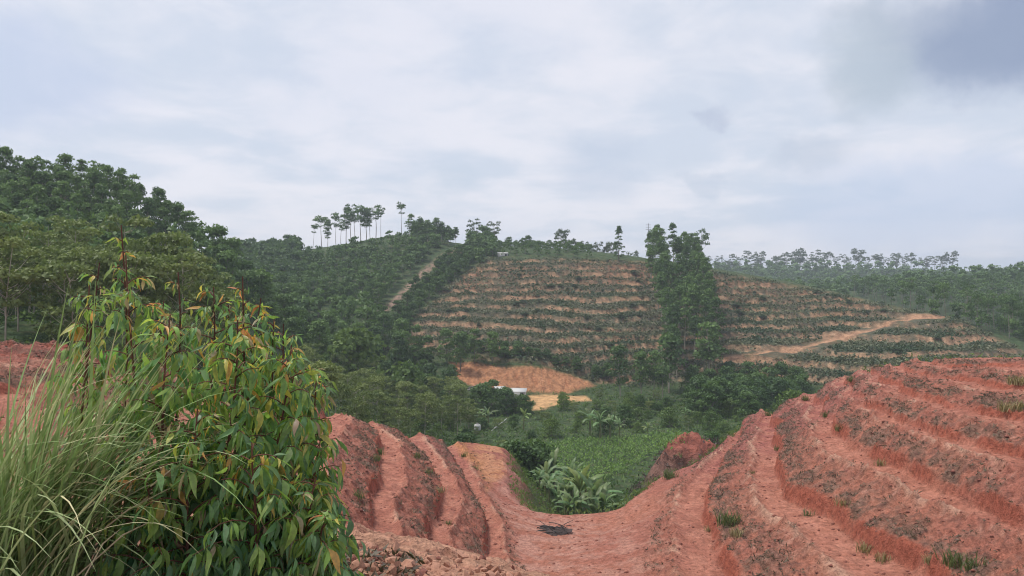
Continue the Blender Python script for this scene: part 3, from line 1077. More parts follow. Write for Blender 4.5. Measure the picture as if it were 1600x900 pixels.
wood(K_plant, q2, (5.6, 7.6), 62, 'large rounded eucalyptus crown low on the middle hill, left of the scar path', 'rounded eucalyptus trees low on the middle hill',
     'eucalyptus_plantation', 'lower eucalyptus plantation of the middle hill')
wood(K_plant, q, (3.8, 5.4), 28, 'young eucalyptus tree with rounded crown on the middle hill below the scar path', 'eucalyptus plantation on the middle hill',
     'eucalyptus_plantation', 'dense young eucalyptus plantation rising to the crest of the middle hill')
wood(K_broad, P[dk], (3.8, 5.6), 40, 'dark round-crowned tree in the saddle between left and middle hills', 'dark trees in the saddle',
     'dark_wood', 'dark broadleaf wood along the saddle skyline')
# orchard beside the scar path
ii = zone(ORCHARD, rmin=110, rmax=262)
P = scatter(ii, 2.6, seed=6)
wood(K_broad, P, (2.6, 3.8), 400, 'small dark orchard tree between the bare scar path and the terraces', 'dark orchard trees beside the scar path')
# hill shoulder behind the terraces
P = scatter(zone(rmin=203, rmax=268, px=(735, 925), extra=notterr), 3.0, seed=7)
K_broad.mass('hilltop_scrub', np.c_[P, rng.uniform(1.6, 3.0, len(P))], 'dark scrub on the hilltop behind the terraces', 'scrub')
# strip of tall eucalyptus on the terraced face
STRIP = [(1012, 414), (1050, 412), (1088, 424), (1104, 470), (1126, 560), (1118, 594), (1048, 594), (1034, 540), (1022, 470)]
P = scatter(zone(STRIP, rmin=120, rmax=215), 2.7, seed=8)
for j, p in enumerate(P):
    K_slim.place(p[0], p[1], p[2] - 0.1, rng.uniform(8.5, 12.0), 'tall eucalyptus tree in the strip that climbs the terraced hill', 'eucalyptus strip on the terraced hill')
# right wood
P = scatter(zone(rmin=178, rmax=305, px=(1290, 1660), extra=notterr & (QR > 178 + np.clip(1500 - QPX, 0, 400) * .25)), 2.9, seed=9)
pxs = 800 + F * P[:, 0] / P[:, 1]
wood(K_umb, P, (6.5, 9.0), 36, 'thin straight eucalyptus tree in the plantation on the right hill', 'eucalyptus plantation on the right hill',
     'plantation_mass', 'hazy eucalyptus plantation filling the right hill')
# distant ridge
P = scatter(zone(rmin=440, rmax=600, px=(1000, 1640)), 5.6, seed=10)
K_dist.mass('distant_scrub', np.c_[P, rng.uniform(4.0, 8.0, len(P))], 'blue-green scrub wood covering the distant ridge', 'scrub', trunks=False)
for j in range(46):
    px = 1085 + j * 8.9 + rng.uniform(-7, 7)
    d = rng.uniform(545, 570)
    x, y = (px - 800) / F * d, d
    K_fea.place(x, y, float(ground_z(x, y)[0]) - 0.3, rng.uniform(8.0, 16.0), 'feathery hazy tree on the skyline of the distant ridge', 'trees along the distant ridge')

P = scatter(zone(rmin=300, rmax=440, px=(960, 1660)), 4.6, seed=16)
K_dist.mass('hollow_wood', np.c_[P, rng.uniform(3.5, 6.0, len(P))], 'dim green wood in the hollow between the right hill and the distant ridge', 'wood', trunks=False)
P = scatter(zone(rmin=176, rmax=262, px=(1330, 1660), extra=notterr & (QR > 180 + np.clip(1480 - QPX, 0, 400) * .25)), 3.0, seed=17)
K_plant.mass('wood_edge', np.c_[P, rng.uniform(2.6, 4.6, len(P))], 'leafy green growth along the lower edge of the right plantation', 'wood')
ORD = ['first', 'second', 'third', 'fourth', 'fifth', 'sixth', 'seventh', 'eighth', 'ninth', 'tenth', 'eleventh', 'twelfth', 'thirteenth', 'fourteenth']


# single skyline trees
def single(kind, px, d, top, label, i=None, group=None, name=None, wide=1.0):
    x, y = (px - 800) / F * d, d
    z = float(ground_z(x, y)[0]) - 0.2
    zt = (450 - top) / F * d
    return kind.place(x, y, z, max(1.5, zt - z), label, group, i=i, name=name, wide=wide)


for j, (px, top) in enumerate([(489, 345), (500, 338), (512, 336), (524, 330), (531, 333), (540, 322), (549, 318), (556, 322), (564, 316), (572, 320), (579, 317), (586, 318), (594, 312)]):
    single(K_slim if j in (2, 5, 9) else K_umb, px + rng.uniform(-2, 2), rng.uniform(232, 250), top + rng.uniform(-3, 9), ORD[j] + ' bare-trunked tree from the left in the skyline row on the middle hill', group='skyline row on the middle hill', wide=rng.uniform(.8, 1.35))
single(K_umb, 627, 236, 315, 'lone umbrella-crowned tree right of the skyline row on the middle hill', wide=0.9)
for j, (px, top) in enumerate([(640, 334), (655, 338), (668, 342), (681, 340), (690, 345), (700, 352), (712, 354)]):
    single(K_slim, px, 226, top, ORD[j] + ' leafy tree from the left on the crest above the scar path', group='crest trees above the scar path', wide=1.3)
single(K_fea, 742, 240, 342, 'spreading tree on the skyline above the top of the scar path, left of two')
single(K_fea, 773, 240, 344, 'spreading tree on the skyline above the top of the scar path, right of two')
single(K_broad, 758, 232, 352, 'dark rounded tree between two spreading skyline trees', wide=0.9)
single(K_broad, 826, 252, 367, 'small dark treetop on the hill shoulder behind the white shed', wide=0.8)
for j, (px, top) in enumerate([(880, 358), (893, 372), (905, 378), (915, 376), (926, 380), (938, 376), (948, 384), (956, 378)]):
    single(K_fea, px, 262, top, ORD[j] + ' feathery tree from the left on the skyline behind the terraced hilltop', group='feathery trees behind the terraced hilltop', wide=0.75)
single(K_cone, 967, 201, 352, 'lone dark conical tree standing on the terraced hilltop')
single(K_fea, 989, 300, 391, 'tiny umbrella tree on the skyline between conical tree and eucalyptus strip', wide=0.6)
single(K_umb, 1097, 255, 354, 'tall thin wispy tree above the skyline just past the eucalyptus strip', wide=0.8)
single(K_euc, 969, 131, 540, 'slim tree with rounded crown standing apart at the foot of the terraces', i=1)
single(K_euc, 1002, 132, 550, 'slim tree second from left at the foot of the eucalyptus strip', i=2)
single(K_euc, 1021, 133, 548, 'slim tree third from left at the foot of the eucalyptus strip', i=3)
single(K_euc, 1036, 131, 562, 'short slim tree nearest the foot of the eucalyptus strip', i=5)
single(K_euc, 1046, 139, 515, 'bright leafy eucalyptus at the front edge of the strip', i=4, wide=1.1)
single(K_euc, 1108, 141, 505, 'broad-crowned eucalyptus at the lower corner of the strip', i=6, wide=1.4)

# valley trees behind the left red spur
P = scatter(zone([(470, 600), (560, 590), (640, 605), (720, 640), (740, 690), (560, 720), (470, 720)], rmin=58, rmax=128), 3.2, seed=12)
wood(K_pale, P, (4.0, 6.2), 300, 'grey-green slender tree in the valley behind the left red spur', 'slender trees behind the left spur')
P = scatter(zone([(470, 570), (560, 560), (680, 575), (725, 600), (700, 640), (560, 600), (470, 610)], rmin=90, rmax=150), 3.4, seed=13)
wood(K_broad, P, (3.0, 4.6), 300, 'dark leafy tree at the foot of the middle hill', 'leafy trees at the foot of the middle hill')
for px, d, top, lab in [(633, 112, 563, 'bright green domed tree at the foot of the orchard slope'), (560, 118, 505, 'tall bright eucalyptus at the foot of the middle hill'),
                        (520, 112, 566, 'pale green round tree left of the bright domed tree')]:
    single(K_lime, px, d, top, lab)
# mixed bushes of the valley floor
ii = zone(rmin=58, rmax=128, px=(600, 1200), extra=(mtq0 < 0.3) & (clear0 < 0.3))
ii = ii[(poly_sd(QPX[ii], QPY[ii], FIELD) > 4) & (ZN['out'][qc[ii]] < 0.1)]
P = scatter(ii, 4.0, seed=15)
pp = 800 + F * P[:, 0] / P[:, 1]
P = P[~((pp > 790) & (pp < 1080) & (P[:, 1] < 90))]
for p in P[:150]:
    k = (K_lime, K_broad, K_lime, K_pale)[rng.integers(4)]
    k.place(p[0], p[1], p[2] - 0.3, rng.uniform(1.2, 3.0), 'leafy bush among the mixed growth of the valley floor', 'mixed bushes of the valley floor', name='bush', category='bush', wide=1.15)
# dark trees at the foot of the right shoulder
P = scatter(zone([(1075, 600), (1140, 588), (1240, 592), (1275, 612), (1240, 640), (1150, 660), (1085, 650)], rmin=100, rmax=145), 3.0, seed=14)
wood(K_broad, P, (3.6, 5.2), 300, 'dark dense tree in the hollow below the right road', 'dark trees below the right road')
single(K_lime, 1238, 96, 606, 'bright green shrub peeping over the edge of the right red hill', name='bright_shrub')
# bushes on the valley floor
for px, d, top, lab in [(768, 122, 592, 'rounded bush in front of the white sheds'), (752, 117, 600, 'dark bush left of the white sheds'), (790, 117, 606, 'low bush below the white sheds'),
                        (820, 116, 616, 'small bush right below the white sheds'), (975, 104, 632, 'broad tree behind the banana group'), (948, 106, 634, 'dense tree left behind the banana group'),
                        (1000, 118, 616, 'dark tree behind the valley trees near the slim trees'), (1030, 112, 630, 'dark bush right of the broad tree'),
                        (812, 66, 690, 'dark upright bush beside the orange pad'), (838, 67, 688, 'leafy bush second from the orange pad'), (795, 70, 690, 'low dark bush touching the orange pad'),
                        (960, 60, 772, 'small dark bush beside the red pit')]:
    single(K_broad if 'lime' not in lab else K_lime, px, d, top, lab, name='bush' if d < 80 or 'bush' in lab else None)
for px, d, top, lab in [(1012, 110, 640, 'green tree right of the banana group'), (700, 105, 650, 'light green bush by the lying white pole')]:
    single(K_lime, px, d, top, lab)

# ------------------------------------------------------------------ ground cover (stuff)
def tuft_mass(name, P, size, mat, per, leaf, label, category, seed, flat=0.8, hang=-0.6, aspect=0.3, varf=None, up=0.35, lump=True):
    g = np.random.default_rng(seed)
    n = len(P)
    s = size[0] + (size[1] - size[0]) * g.uniform(0, 1, n) ** 1.6
    d = g.normal(size=(n, per, 3))
    d /= np.linalg.norm(d, axis=2)[..., None]
    d[..., 2] = np.abs(d[..., 2])
    p = P[:, None] + d * (g.uniform(0.3, 1, (n, per, 1)) ** 0.6) * s[:, None, None] * np.array([1, 1, flat]) + np.array([0, 0, 0.05])
    v, f = leaf_faces(p.reshape(-1, 3), 1.0, g, aspect=aspect, hang=hang, up=up, out=d.reshape(-1, 3) * 1.0 if lump else None)
    k = (leaf * (0.6 + 0.6 * s / size[1])).repeat(per)
    ctr = p.reshape(-1, 3).repeat(4, 0)
    v = ctr + (v - ctr) * k.repeat(4)[:, None]
    base = g.uniform(0, 0.75, n) if varf is None else varf(P, g)
    var = np.clip(base[:, None] + g.normal(0, .14, (n, per)) + 0.2 * (d[..., 2] - 0.5), 0, 1).reshape(-1).repeat(4)  # tint lightens towards each tuft's top, overhead light put into the colour
    return obj(name, mesh_np(name, v, f, mat, {'var': var}), kind='stuff', label=label, category=category)


ffq = ZN['ff'][qc]
mtq = ZN['mt'][qc]
clearq = np.maximum.reduce([ZN['road'][qc], ZN['pad'][qc], ZN['bank'][qc]])
ii = zone(rmin=118, rmax=215, extra=(mtq > 0.4) & (clearq < 0.05))
ii = ii[line_dist(QPX[ii], QPY[ii] - 2, ROAD) > 7.5]
nn = fbm(QX[ii], QY[ii], 0.10, 3, 0.6, 3.0)
bare = np.exp(-(((QPX[ii] - 955) / 75) ** 2 + ((QPY[ii] - 425) / 20) ** 2)) + np.exp(-(((QPX[ii] - 1170) / 80) ** 2 + ((QPY[ii] - 446) / 16) ** 2)) + np.exp(-(((QPX[ii] - 1180) / 60) ** 2 + ((QPY[ii] - 572) / 12) ** 2))
dens = (0.008 + sstep(ffq[ii], .34, .46) * sstep(ffq[ii], 1.0, .93)) * (0.35 + sstep(nn, -0.35, 0.35)) * (1 - 0.85 * np.clip(bare, 0, 1))
P = scatter(ii, 0.50, tries=9, seed=20, dens=dens)
if len(P) > 13000:
    P = P[np.random.default_rng(1).permutation(len(P))[:13000]]


def scrub_var(P, g):
    q = fbm(P[:, 0], P[:, 1], 0.09, 3, 0.6, 3.0)
    return np.clip(0.42 - 0.9 * q + g.normal(0, .22, len(P)), 0, 1)


tuft_mass('terrace_scrub', P, (0.3, 1.0), M_scrub, 10, 0.52, 'grey-green scrub and dry grass growing over the hillside terraces', 'scrub', 21, varf=scrub_var, aspect=0.5)
# larger shrubs dotted along the terraces
jj = ii[(ffq[ii] > .30) & (ffq[ii] < .62) & (nn > -0.1)]
P = scatter(jj, 1.5, tries=3, seed=36)
P = P[np.random.default_rng(9).permutation(len(P))[:70]]
for p in P:
    K_shrub.place(p[0], p[1], p[2] - 0.15, rng.uniform(0.6, 1.15), 'grey-green spreading shrub on a bench of the far terraced hill', 'shrubs dotted along the far terraces', wide=1.5)
# bushes above the cut bank
P = scatter(zone([(715, 548), (760, 556), (830, 562), (905, 580), (960, 596), (950, 582), (880, 562), (780, 543), (715, 535)], rmin=130, rmax=165), 1.7, seed=22)
for p in P[:70]:
    K_broad.place(p[0], p[1], p[2] - 0.2, rng.uniform(1.5, 2.4), 'grey-green shrub on the lip above the orange cut bank', 'shrubs along the lip of the cut bank', name='shrub', category='shrub', wide=1.2)
# undergrowth of valley and wooded slopes
ii = zone(rmin=48, rmax=150, extra=(mtq < 0.3) & (clearq < 0.3))
ii = ii[poly_sd(QPX[ii], QPY[ii], FIELD) > 2]
om = ZN['out'][qc[ii]]
ii = ii[om < 0.2]
P = scatter(ii, 1.35, tries=4, seed=23)
if len(P) > 6000:
    P = P[np.random.default_rng(2).permutation(len(P))[:6000]]
tuft_mass('undergrowth', P, (0.5, 1.25), M_under, 12, 0.50, 'dark green undergrowth covering the valley floor and slopes', 'undergrowth', 24)
P = scatter(zone(rmin=52, rmax=125, px=(560, 1250), extra=(mtq < 0.3) & (clearq < 0.3)), 2.0, tries=4, seed=25)
tuft_mass('weeds', P[np.random.default_rng(4).permutation(len(P))[:1800]], (0.4, 1.0), M_lime, 14, 0.36, 'fresh green weeds between the valley bushes', 'weeds', 26)
P = scatter(zone(FIELD, rmin=50, rmax=110), 0.55, tries=4, seed=27)
tuft_mass('crop_field', P[:3500], (0.4, 0.85), M_crop, 14, 0.34, 'bright green leafy crop field in the valley', 'crop', 28, hang=0, up=1.6)
P = scatter(zone(rmin=55, rmax=75, extra=(ZN['out'][qc] > 0.05) & (ZN['out'][qc] < 0.8)), 0.5, seed=29)
tuft_mass('withered_scrub', P[np.random.default_rng(8).permutation(len(P))[:1500]], (0.3, 0.75), M_purple, 14, 0.34, 'withered purple-brown scrub on the outcrop below the right hill', 'scrub', 30, hang=1.0)
sdq = ZN['sd'][qc]
P = scatter(np.nonzero(qn & INF & (sdq > 0.4) & (QR > 20) & (QR < 75))[0], 0.35, tries=3, seed=33)
tuft_mass('bank_grass', P[np.random.default_rng(6).permutation(len(P))[:3500]], (0.2, 0.6), M_lime, 10, 0.28, 'green grass on the outer banks below the red terraces', 'grass', 34, hang=-1.2, aspect=0.2, lump=False)
# dead weeds on the spoil slopes of the near terraces
fq, aq = ZN['f'][qc], ZN['amp'][qc]
m = qn & INF & (aq > 0.4) & (fq > .45) & (QR > 16)
ii = np.nonzero(m)[0]
sk = ZN['streak'][qc[ii]]
n2q = fbm(QX[ii], QY[ii], 0.9, 4, 0.6, 5.0)
dens = np.clip(sstep(fq[ii], .95, .47), 0.05, 1) * sstep(sk * 0.8 + n2q * 0.7, -0.15, 0.5)
P = scatter(ii, 0.13, tries=3, seed=31, dens=dens)
P = P[np.random.default_rng(5).permutation(len(P))[:11000]]
tuft_mass('dead_weeds', P, (0.05, 0.20), M_dead, 6, 0.17, 'dry dead weeds and roots strewn on the red terrace slopes', 'dead weeds', 32, flat=0.4, aspect=0.16, hang=0.2, lump=False)

# ------------------------------------------------------------------ haze
def haze_fn(t, out):
    pv = t.new('ShaderNodeVolumePrincipled')
    pv.inputs['Color'].default_value = (0.80, 0.88, 1.0, 1)
    pv.inputs['Density'].default_value = 0.0005
    pv.inputs['Anisotropy'].default_value = 0.1
    t.link(pv.outputs[0], out.inputs['Volume'])


M_haze = material('haze_air', haze_fn)
b0, b1 = np.array([-1350, -330, -27.5]), np.array([1350, 1550, 46.0])
hv = np.array([[(b0, b1)[i][0], (b0, b1)[j][1], (b0, b1)[k][2]] for i in (0, 1) for j in (0, 1) for k in (0, 1)])
hf = np.array([[0, 1, 3, 2], [4, 6, 7, 5], [0, 4, 5, 1], [2, 3, 7, 6], [0, 2, 6, 4], [1, 5, 7, 3]])
obj('haze', mesh_np('haze', hv, hf, M_haze), kind='stuff', label='thin blue haze filling the air over the valley', category='haze')
# ------------------------------------------------------------------ picking points of the ground
def pick(pix, dmin=5.0, dmax=140.0, n=900):
    """ground points seen at photo pixels"""
    ds = np.geomspace(dmin, dmax, n)
    out = []
    pix = np.asarray(pix, float)
    X = (pix[:, 0:1] - 800) / F * ds[None]
    Y = np.repeat(ds[None], len(pix), 0)
    Zr = (450 - pix[:, 1:2]) / F * ds[None]
    Zt = terrain(X.ravel(), Y.ravel(), fine=False)[0].reshape(X.shape)
    hit = Zt >= Zr
    for i in range(len(pix)):
        j = int(np.argmax(hit[i])) if hit[i].any() else n - 1
        out.append((X[i, j], Y[i, j], Zt[i, j]))
    return np.array(out)


# ------------------------------------------------------------------ banana plants
def tint_leaf_fn(trans=0.45, rough=0.42, back=0.35, tl=(0.22, 0.30, 0.03), attr=False):
    """leaf whose own colour is the object's colour; paler underside"""
    def fn(t, out):
        b = t.new('ShaderNodeBsdfPrincipled')
        oi = t.new('ShaderNodeObjectInfo')
        tc = t.new('ShaderNodeTexCoord')
        n = t.noise(tc.outputs['Object'], 6.0, 3, 0.6)
        sc = t.new('ShaderNodeVectorMath', operation='SCALE')
        ca = t.new('ShaderNodeAttribute', attribute_name='col')
        t.link(ca.outputs['Color'] if attr else oi.outputs['Color'], sc.inputs[0])
        t.link(t.step(n, 0.25, 0.75, 0.72, 1.28), sc.inputs['Scale'])
        a = t.new('ShaderNodeAttribute', attribute_name='var')
        col = t.mix(t.math('MULTIPLY', a.outputs['Fac'], 0.55), sc.outputs[0], (0.30, 0.33, 0.16))
        ge = t.new('ShaderNodeNewGeometry')
        col2 = t.mix(t.math('MULTIPLY', ge.outputs['Backfacing'], back), col, (0.17, 0.20, 0.13))
        t.link(col2, b.inputs['Base Color'])
        b.inputs['Roughness'].default_value = rough
        b.inputs['Specular IOR Level'].default_value = 0.35
        tr = t.new('ShaderNodeBsdfTranslucent')
        t.link(t.mix(0.25, col, tl), tr.inputs['Color'])
        ms = t.new('ShaderNodeMixShader')
        ms.inputs[0].default_value = trans
        t.link(b.outputs[0], ms.inputs[1])
        t.link(tr.outputs[0], ms.inputs[2])
        t.link(ms.outputs[0], out.inputs['Surface'])
    return fn


M_tint = material('broad_leaf', tint_leaf_fn())
M_tintm = material('bush_foliage', tint_leaf_fn(attr=True))
M_blade = material('grass_blade', tint_leaf_fn(trans=0.25, rough=0.5, back=0.2, tl=(0.25, 0.30, 0.06)))
M_stem = material('banana_stem', bark_fn((0.10, 0.12, 0.05), (0.20, 0.19, 0.09), 6))


def banana_leaf(g, L=1.9, W=0.5, rise=0.9, droop=1.5, n=11):
    t = np.linspace(0, 1, n)
    a = rise - droop * t ** 1.3
    dx = np.cos(a) * L / (n - 1)
    dz = np.sin(a) * L / (n - 1)
    x = np.r_[0, np.cumsum(dx[:-1])]
    z = np.r_[0, np.cumsum(dz[:-1])]
    w = W * 0.5 * np.interp(t, [0, .1, .2, .5, .85, 1], [.06, .08, .6, 1, .75, .05])
    jag = 1 - 0.28 * (np.arange(n) % 2) * (t > .2) * g.uniform(0.3, 1, n)
    sag = 0.45
    L_ = np.c_[x, w * jag, z - w * sag]
    R_ = np.c_[x, -w * jag[::-1], z - w * sag]
    M_ = np.c_[x, 0 * x, z]
    V = np.stack([L_, M_, R_], 1).reshape(-1, 3)
    i = np.arange(n - 1)[:, None] * 3
    Q = np.concatenate([i + np.array([[0, 1, 4, 3]]), i + np.array([[1, 2, 5, 4]])])
    var = np.tile([0, .8, 0], n)
    return mesh_np('leaf', V, Q, M_tint, {'var': var}, smooth=True)


gb = np.random.default_rng(77)
BANANA_LEAVES = [banana_leaf(gb, gb.uniform(1.7, 2.1), gb.uniform(.42, .55), gb.uniform(.8, 1.25), gb.uniform(1.3, 2.3)) for _ in range(6)]
tt_ = np.linspace(0, 1, 6)
BSTEM = mesh_np('stem', *tube(np.c_[0.05 * tt_ ** 2, 0 * tt_, tt_ * 1.7 - 0.15], 0.14 * (1 - 0.45 * tt_), 7), M_stem, smooth=True)


def banana(px, d, top, label, tint=(0.10, 0.19, 0.075), nl=9):
    x, y = (px - 800) / F * d, d
    z = float(ground_z(x, y)[0])
    h = max(1.6, (450 - top) / F * d - z)
    e = obj('banana_plant', None, label=label, category='banana plant', group='banana plants of the valley', loc=(x, y, z))
    s = h / 2.6
    e.scale = (s, s, s)
    e.rotation_euler = (0, 0, random.uniform(0, 6.28))
    obj('stem', BSTEM, e)
    for k in range(nl):
        o = obj('leaf', random.choice(BANANA_LEAVES), e)
        o.location = (0.04, 0, 1.45 + 0.025 * k)
        o.rotation_euler = (random.gauss(0, .15), random.uniform(-.75, .35) if k < nl - 1 else -0.55, k * 2.4 + random.gauss(0, .25))
        o.scale = [random.uniform(.6, .9)] * 3
        q = random.uniform(.7, 1.35)
        o.color = (tint[0] * q * random.uniform(.8, 1.25), tint[1] * q, tint[2] * q, 1)


for px, d, top, lab in [
        (922, 97, 640, 'banana plant at the left of the group beside the broad tree'), (938, 94, 644, 'tallest banana plant in the middle of the group by the broad tree'),
        (953, 95, 650, 'banana plant third in the group by the broad tree'), (968, 96, 655, 'banana plant at the right of the group by the broad tree'),
        (1012, 97, 664, 'low yellow-green banana plant standing alone right of the group'), (1041, 108, 646, 'small banana plant near the slim trees'),
        (1080, 106, 640, 'banana plant with upright leaves below the dark hollow trees'), (1071, 108, 648, 'short banana plant beside the upright-leaved one'),
        (763, 106, 636, 'blue-green banana plant near the lying white pole'), (752, 108, 640, 'banana plant left of the lying white pole'), (818, 104, 640, 'dry-leaved banana plant below the yellow dirt pad'),
        (845, 67, 716, 'silvery banana plant at the upper left of the near clump'), (866, 66, 712, 'tall pale banana plant at the top of the near clump'), (858, 62, 735, 'banana plant left of centre in the near clump'),
        (884, 60, 746, 'banana plant in the centre of the near clump'), (906, 58, 736, 'bright banana plant at the top right of the near clump'), (925, 57, 750, 'banana plant right of centre in the near clump'),
        (944, 56, 764, 'banana plant at the right end of the near clump'), (843, 59, 764, 'low banana plant at the left end of the near clump'), (872, 57, 762, 'low banana plant at the front of the near clump'),
        (900, 55.5, 766, 'front banana plant touching the edge of the gully'), (962, 57, 776, 'short banana plant by the red pit'),
        (853, 64, 724, 'banana plant between the silvery and the tall pale one'), (893, 62, 730, 'slim banana plant behind the centre of the near clump'), (915, 61, 742, 'slim banana plant behind the bright one'),
        (858, 57, 775, 'lowest banana plant at the front left of the near clump'), (887, 56, 772, 'small banana plant at the front of the near clump, beside the edge one'), (930, 55.5, 778, 'small banana plant at the front right of the near clump')]:
    pale = 'silvery' in lab or 'pale' in lab or 'blue' in lab
    banana(px, d, top, lab, (0.17, 0.26, 0.13) if pale else (0.22, 0.32, 0.09) if 'yellow' in lab or 'bright' in lab else (0.14, 0.25, 0.10))

# ------------------------------------------------------------------ small built things in the valley
def plain(name, c, rough=0.7, n=0.25):
    def fn(t, out):
        b = t.new('ShaderNodeBsdfPrincipled')
        tc = t.new('ShaderNodeTexCoord')
        k = t.noise(tc.outputs['Object'], 3.0, 5, 0.65)
        t.link(t.mix(t.step(k, 0.35, 0.75, 0, n), c, tuple(v * 0.45 for v in c)), b.inputs['Base Color'])
        b.inputs['Roughness'].default_value = rough
        t.link(b.outputs[0], out.inputs['Surface'])
    return material(name, fn)


M_white = plain('white_sheet', (0.52, 0.52, 0.51))
M_opening_dark = plain('dark_opening', (0.05, 0.05, 0.05))  # near-black colour standing in for the shade inside a shed opening
M_slab = plain('grey_concrete', (0.24, 0.22, 0.22))
M_char = plain('charred_wood', (0.022, 0.018, 0.016))
M_ash = plain('ash', (0.06, 0.04, 0.035), 0.95, 0.6)


def box(a, b):
    a, b = np.array(a, float), np.array(b, float)
    v = np.array([[(a, b)[i][0], (a, b)[j][1], (a, b)[k][2]] for i in (0, 1) for j in (0, 1) for k in (0, 1)])
    return v, np.array([[0, 1, 3, 2], [4, 6, 7, 5], [0, 4, 5, 1], [2, 3, 7, 6], [0, 2, 6, 4], [1, 5, 7, 3]])


def shed(px, py, d, w, h, dep, label, rz=0.0):
    x, y, _ = at(px, py, d)
    z = float(ground_z(x, y)[0])
    z = max(z, (450 - py) / F * d - 0.1)
    e = obj('shed', None, label=label, category='shed', loc=(x, y, z))
    e.rotation_euler = (0, 0, rz)
    obj('wall', mesh_np('wall', *box((-w / 2, 0, -0.8), (w / 2, dep, h)), M_white), e)
    v = np.array([[-w / 2 - .15, -.2, h - .02], [w / 2 + .15, -.2, h - .02], [w / 2 + .15, dep + .2, h + .38], [-w / 2 - .15, dep + .2, h + .38]])
    v = np.concatenate([v, v + (0, 0, 0.06)])
    f = np.array([[3, 2, 1, 0], [4, 5, 6, 7], [0, 1, 5, 4], [1, 2, 6, 5], [2, 3, 7, 6], [3, 0, 4, 7]])
    obj('roof', mesh_np('roof', v, f, M_white), e)
    obj('opening_shade', mesh_np('opening_shade', *box((w * .18, -.02, -.5), (w * .38, .05, h * .85)), M_opening_dark), e)  # solid dark panel on the wall, painted as the shade of an opening


shed(783, 615, 127, 1.7, 0.65, 1.6, 'small low white shed partly behind bushes at the left of the dirt pad', 0.15)
shed(808, 616, 127, 2.7, 0.45, 1.8, 'wider low white shed at the edge of the yellow dirt pad', -0.1)
shed(786, 405, 203, 2.6, 0.7, 2.0, 'tiny white shed on the hilltop at the top of the terraces', 0.1)
x, y, z = at(748, 604, 131)
e = obj('concrete_chute', mesh_np('concrete_chute', *join([box((-2.0, -.35, -.12), (2.0, .35, 0.0)), box((-2.0, -.45, -.12), (2.0, -.352, .18)), box((-2.0, .352, -.12), (2.0, .45, .18))]), M_slab),
        label='grey concrete chute lying against the foot of the cut bank', category='chute', loc=(x, y, float(ground_z(x, y)[0]) + 0.6))
e.rotation_euler = (0.3, -0.22, 0.35)
x, y, z = at(780, 664, 103)
tv_, tf_ = tube([(-1.3, 0, 0), (-.5, .02, .03), (.4, -.02, 0), (1.3, 0, .03)], [.07, .075, .075, .06], 7)
e = obj('white_pole', mesh_np('white_pole', tv_, tf_, M_white, smooth=True), label='white pole lying aslant among the valley weeds', category='pole', loc=(x, y, float(ground_z(x, y)[0]) + 0.9))
e.rotation_euler = (0, -0.62, 0.3)
x, y, z = at(746, 672, 100)
pr = np.array([(0, 0), (.42, 0), (.45, .12), (.45, .62), (.38, .74), (.16, .8), (.16, .88), (0, .88)])
a_ = np.arange(12) * math.pi / 6
lv = np.stack([pr[:, 0, None] * np.cos(a_), pr[:, 0, None] * np.sin(a_), np.repeat(pr[:, 1, None], 12, 1)], -1).reshape(-1, 3)
li = np.arange(7)[:, None] * 12
lj = np.arange(12)[None]
lf = np.stack([li + lj, li + (lj + 1) % 12, li + 12 + (lj + 1) % 12, li + 12 + lj], -1).reshape(-1, 4)
e = obj('water_tank', None, label='small white water tank half hidden in the valley weeds', category='tank', loc=(x, y, float(ground_z(x, y)[0]) + .5))
obj('tank_body', mesh_np('tank_body', lv, lf, M_white, smooth=True), e)
obj('lid', mesh_np('lid', *box((-.18, -.18, .86), (.18, .18, .93)), M_slab), e)
# mast behind the strip
x, y, z = at(1013, 400, 262)
zg = float(ground_z(x, y)[0])
e = obj('power_pole', None, label='thin mast whose tip shows above the eucalyptus strip', category='pole', loc=(x, y, zg))
hh = (450 - 349) / F * 262 - zg
obj('post', mesh_np('post', *tube([(0, 0, -.5), (0, 0, hh * .5), (0, 0, hh)], [.14, .11, .08], 6), M_slab), e)
for zz_ in (.97, .93, .89):
    obj('crossarm', mesh_np('crossarm', *box((-.9, -.06, hh * zz_), (.9, .06, hh * zz_ + .12)), M_slab), e)

# ------------------------------------------------------------------ things on the near red earth
# burnt brush
bp = pick([(865, 831)])[0]
e = obj('burnt_brush_pile', None, label='black burnt brush pile on the floor of the red gully', category='burnt pile', loc=bp)
gq = np.random.default_rng(5)
nr2, na2 = 6, 22
rr_ = np.linspace(0, 1, nr2)
aa_ = np.arange(na2) * 2 * math.pi / na2
out_r = 1 + 0.25 * np.sin(aa_ * 3 + 1) + 0.12 * np.sin(aa_ * 7)
mx = rr_[:, None] * out_r * np.cos(aa_) * 0.75
my = rr_[:, None] * out_r * np.sin(aa_) * 0.9
mz = 0.16 * (1 - rr_[:, None] ** 2) * np.ones(na2) + gq.normal(0, .02, mx.shape) - 0.02 * rr_[:, None]
mv = np.stack([mx, my, mz + 0.03], -1).reshape(-1, 3)
mi_ = np.arange(nr2 - 1)[:, None] * na2
mj = np.arange(na2)[None]
mf = np.stack([mi_ + mj, mi_ + (mj + 1) % na2, mi_ + na2 + (mj + 1) % na2, mi_ + na2 + mj], -1).reshape(-1, 4)
obj('ash_mound', mesh_np('ash_mound', mv, mf[:, ::-1], M_ash, smooth=True), e)
for k in range(46):
    a = gq.uniform(0, 6.28)
    c = np.array([gq.normal(0, .4), gq.normal(0, .5), .06 + .13 * gq.uniform()])
    L = gq.uniform(.15, .45)
    dv = np.array([math.cos(a), math.sin(a), gq.normal(0, .18)]) * L
    obj('stick', mesh_np('stick', *tube([c - dv, c + (0, 0, .03), c + dv], [.018, .02, .008], 4), M_char), e)

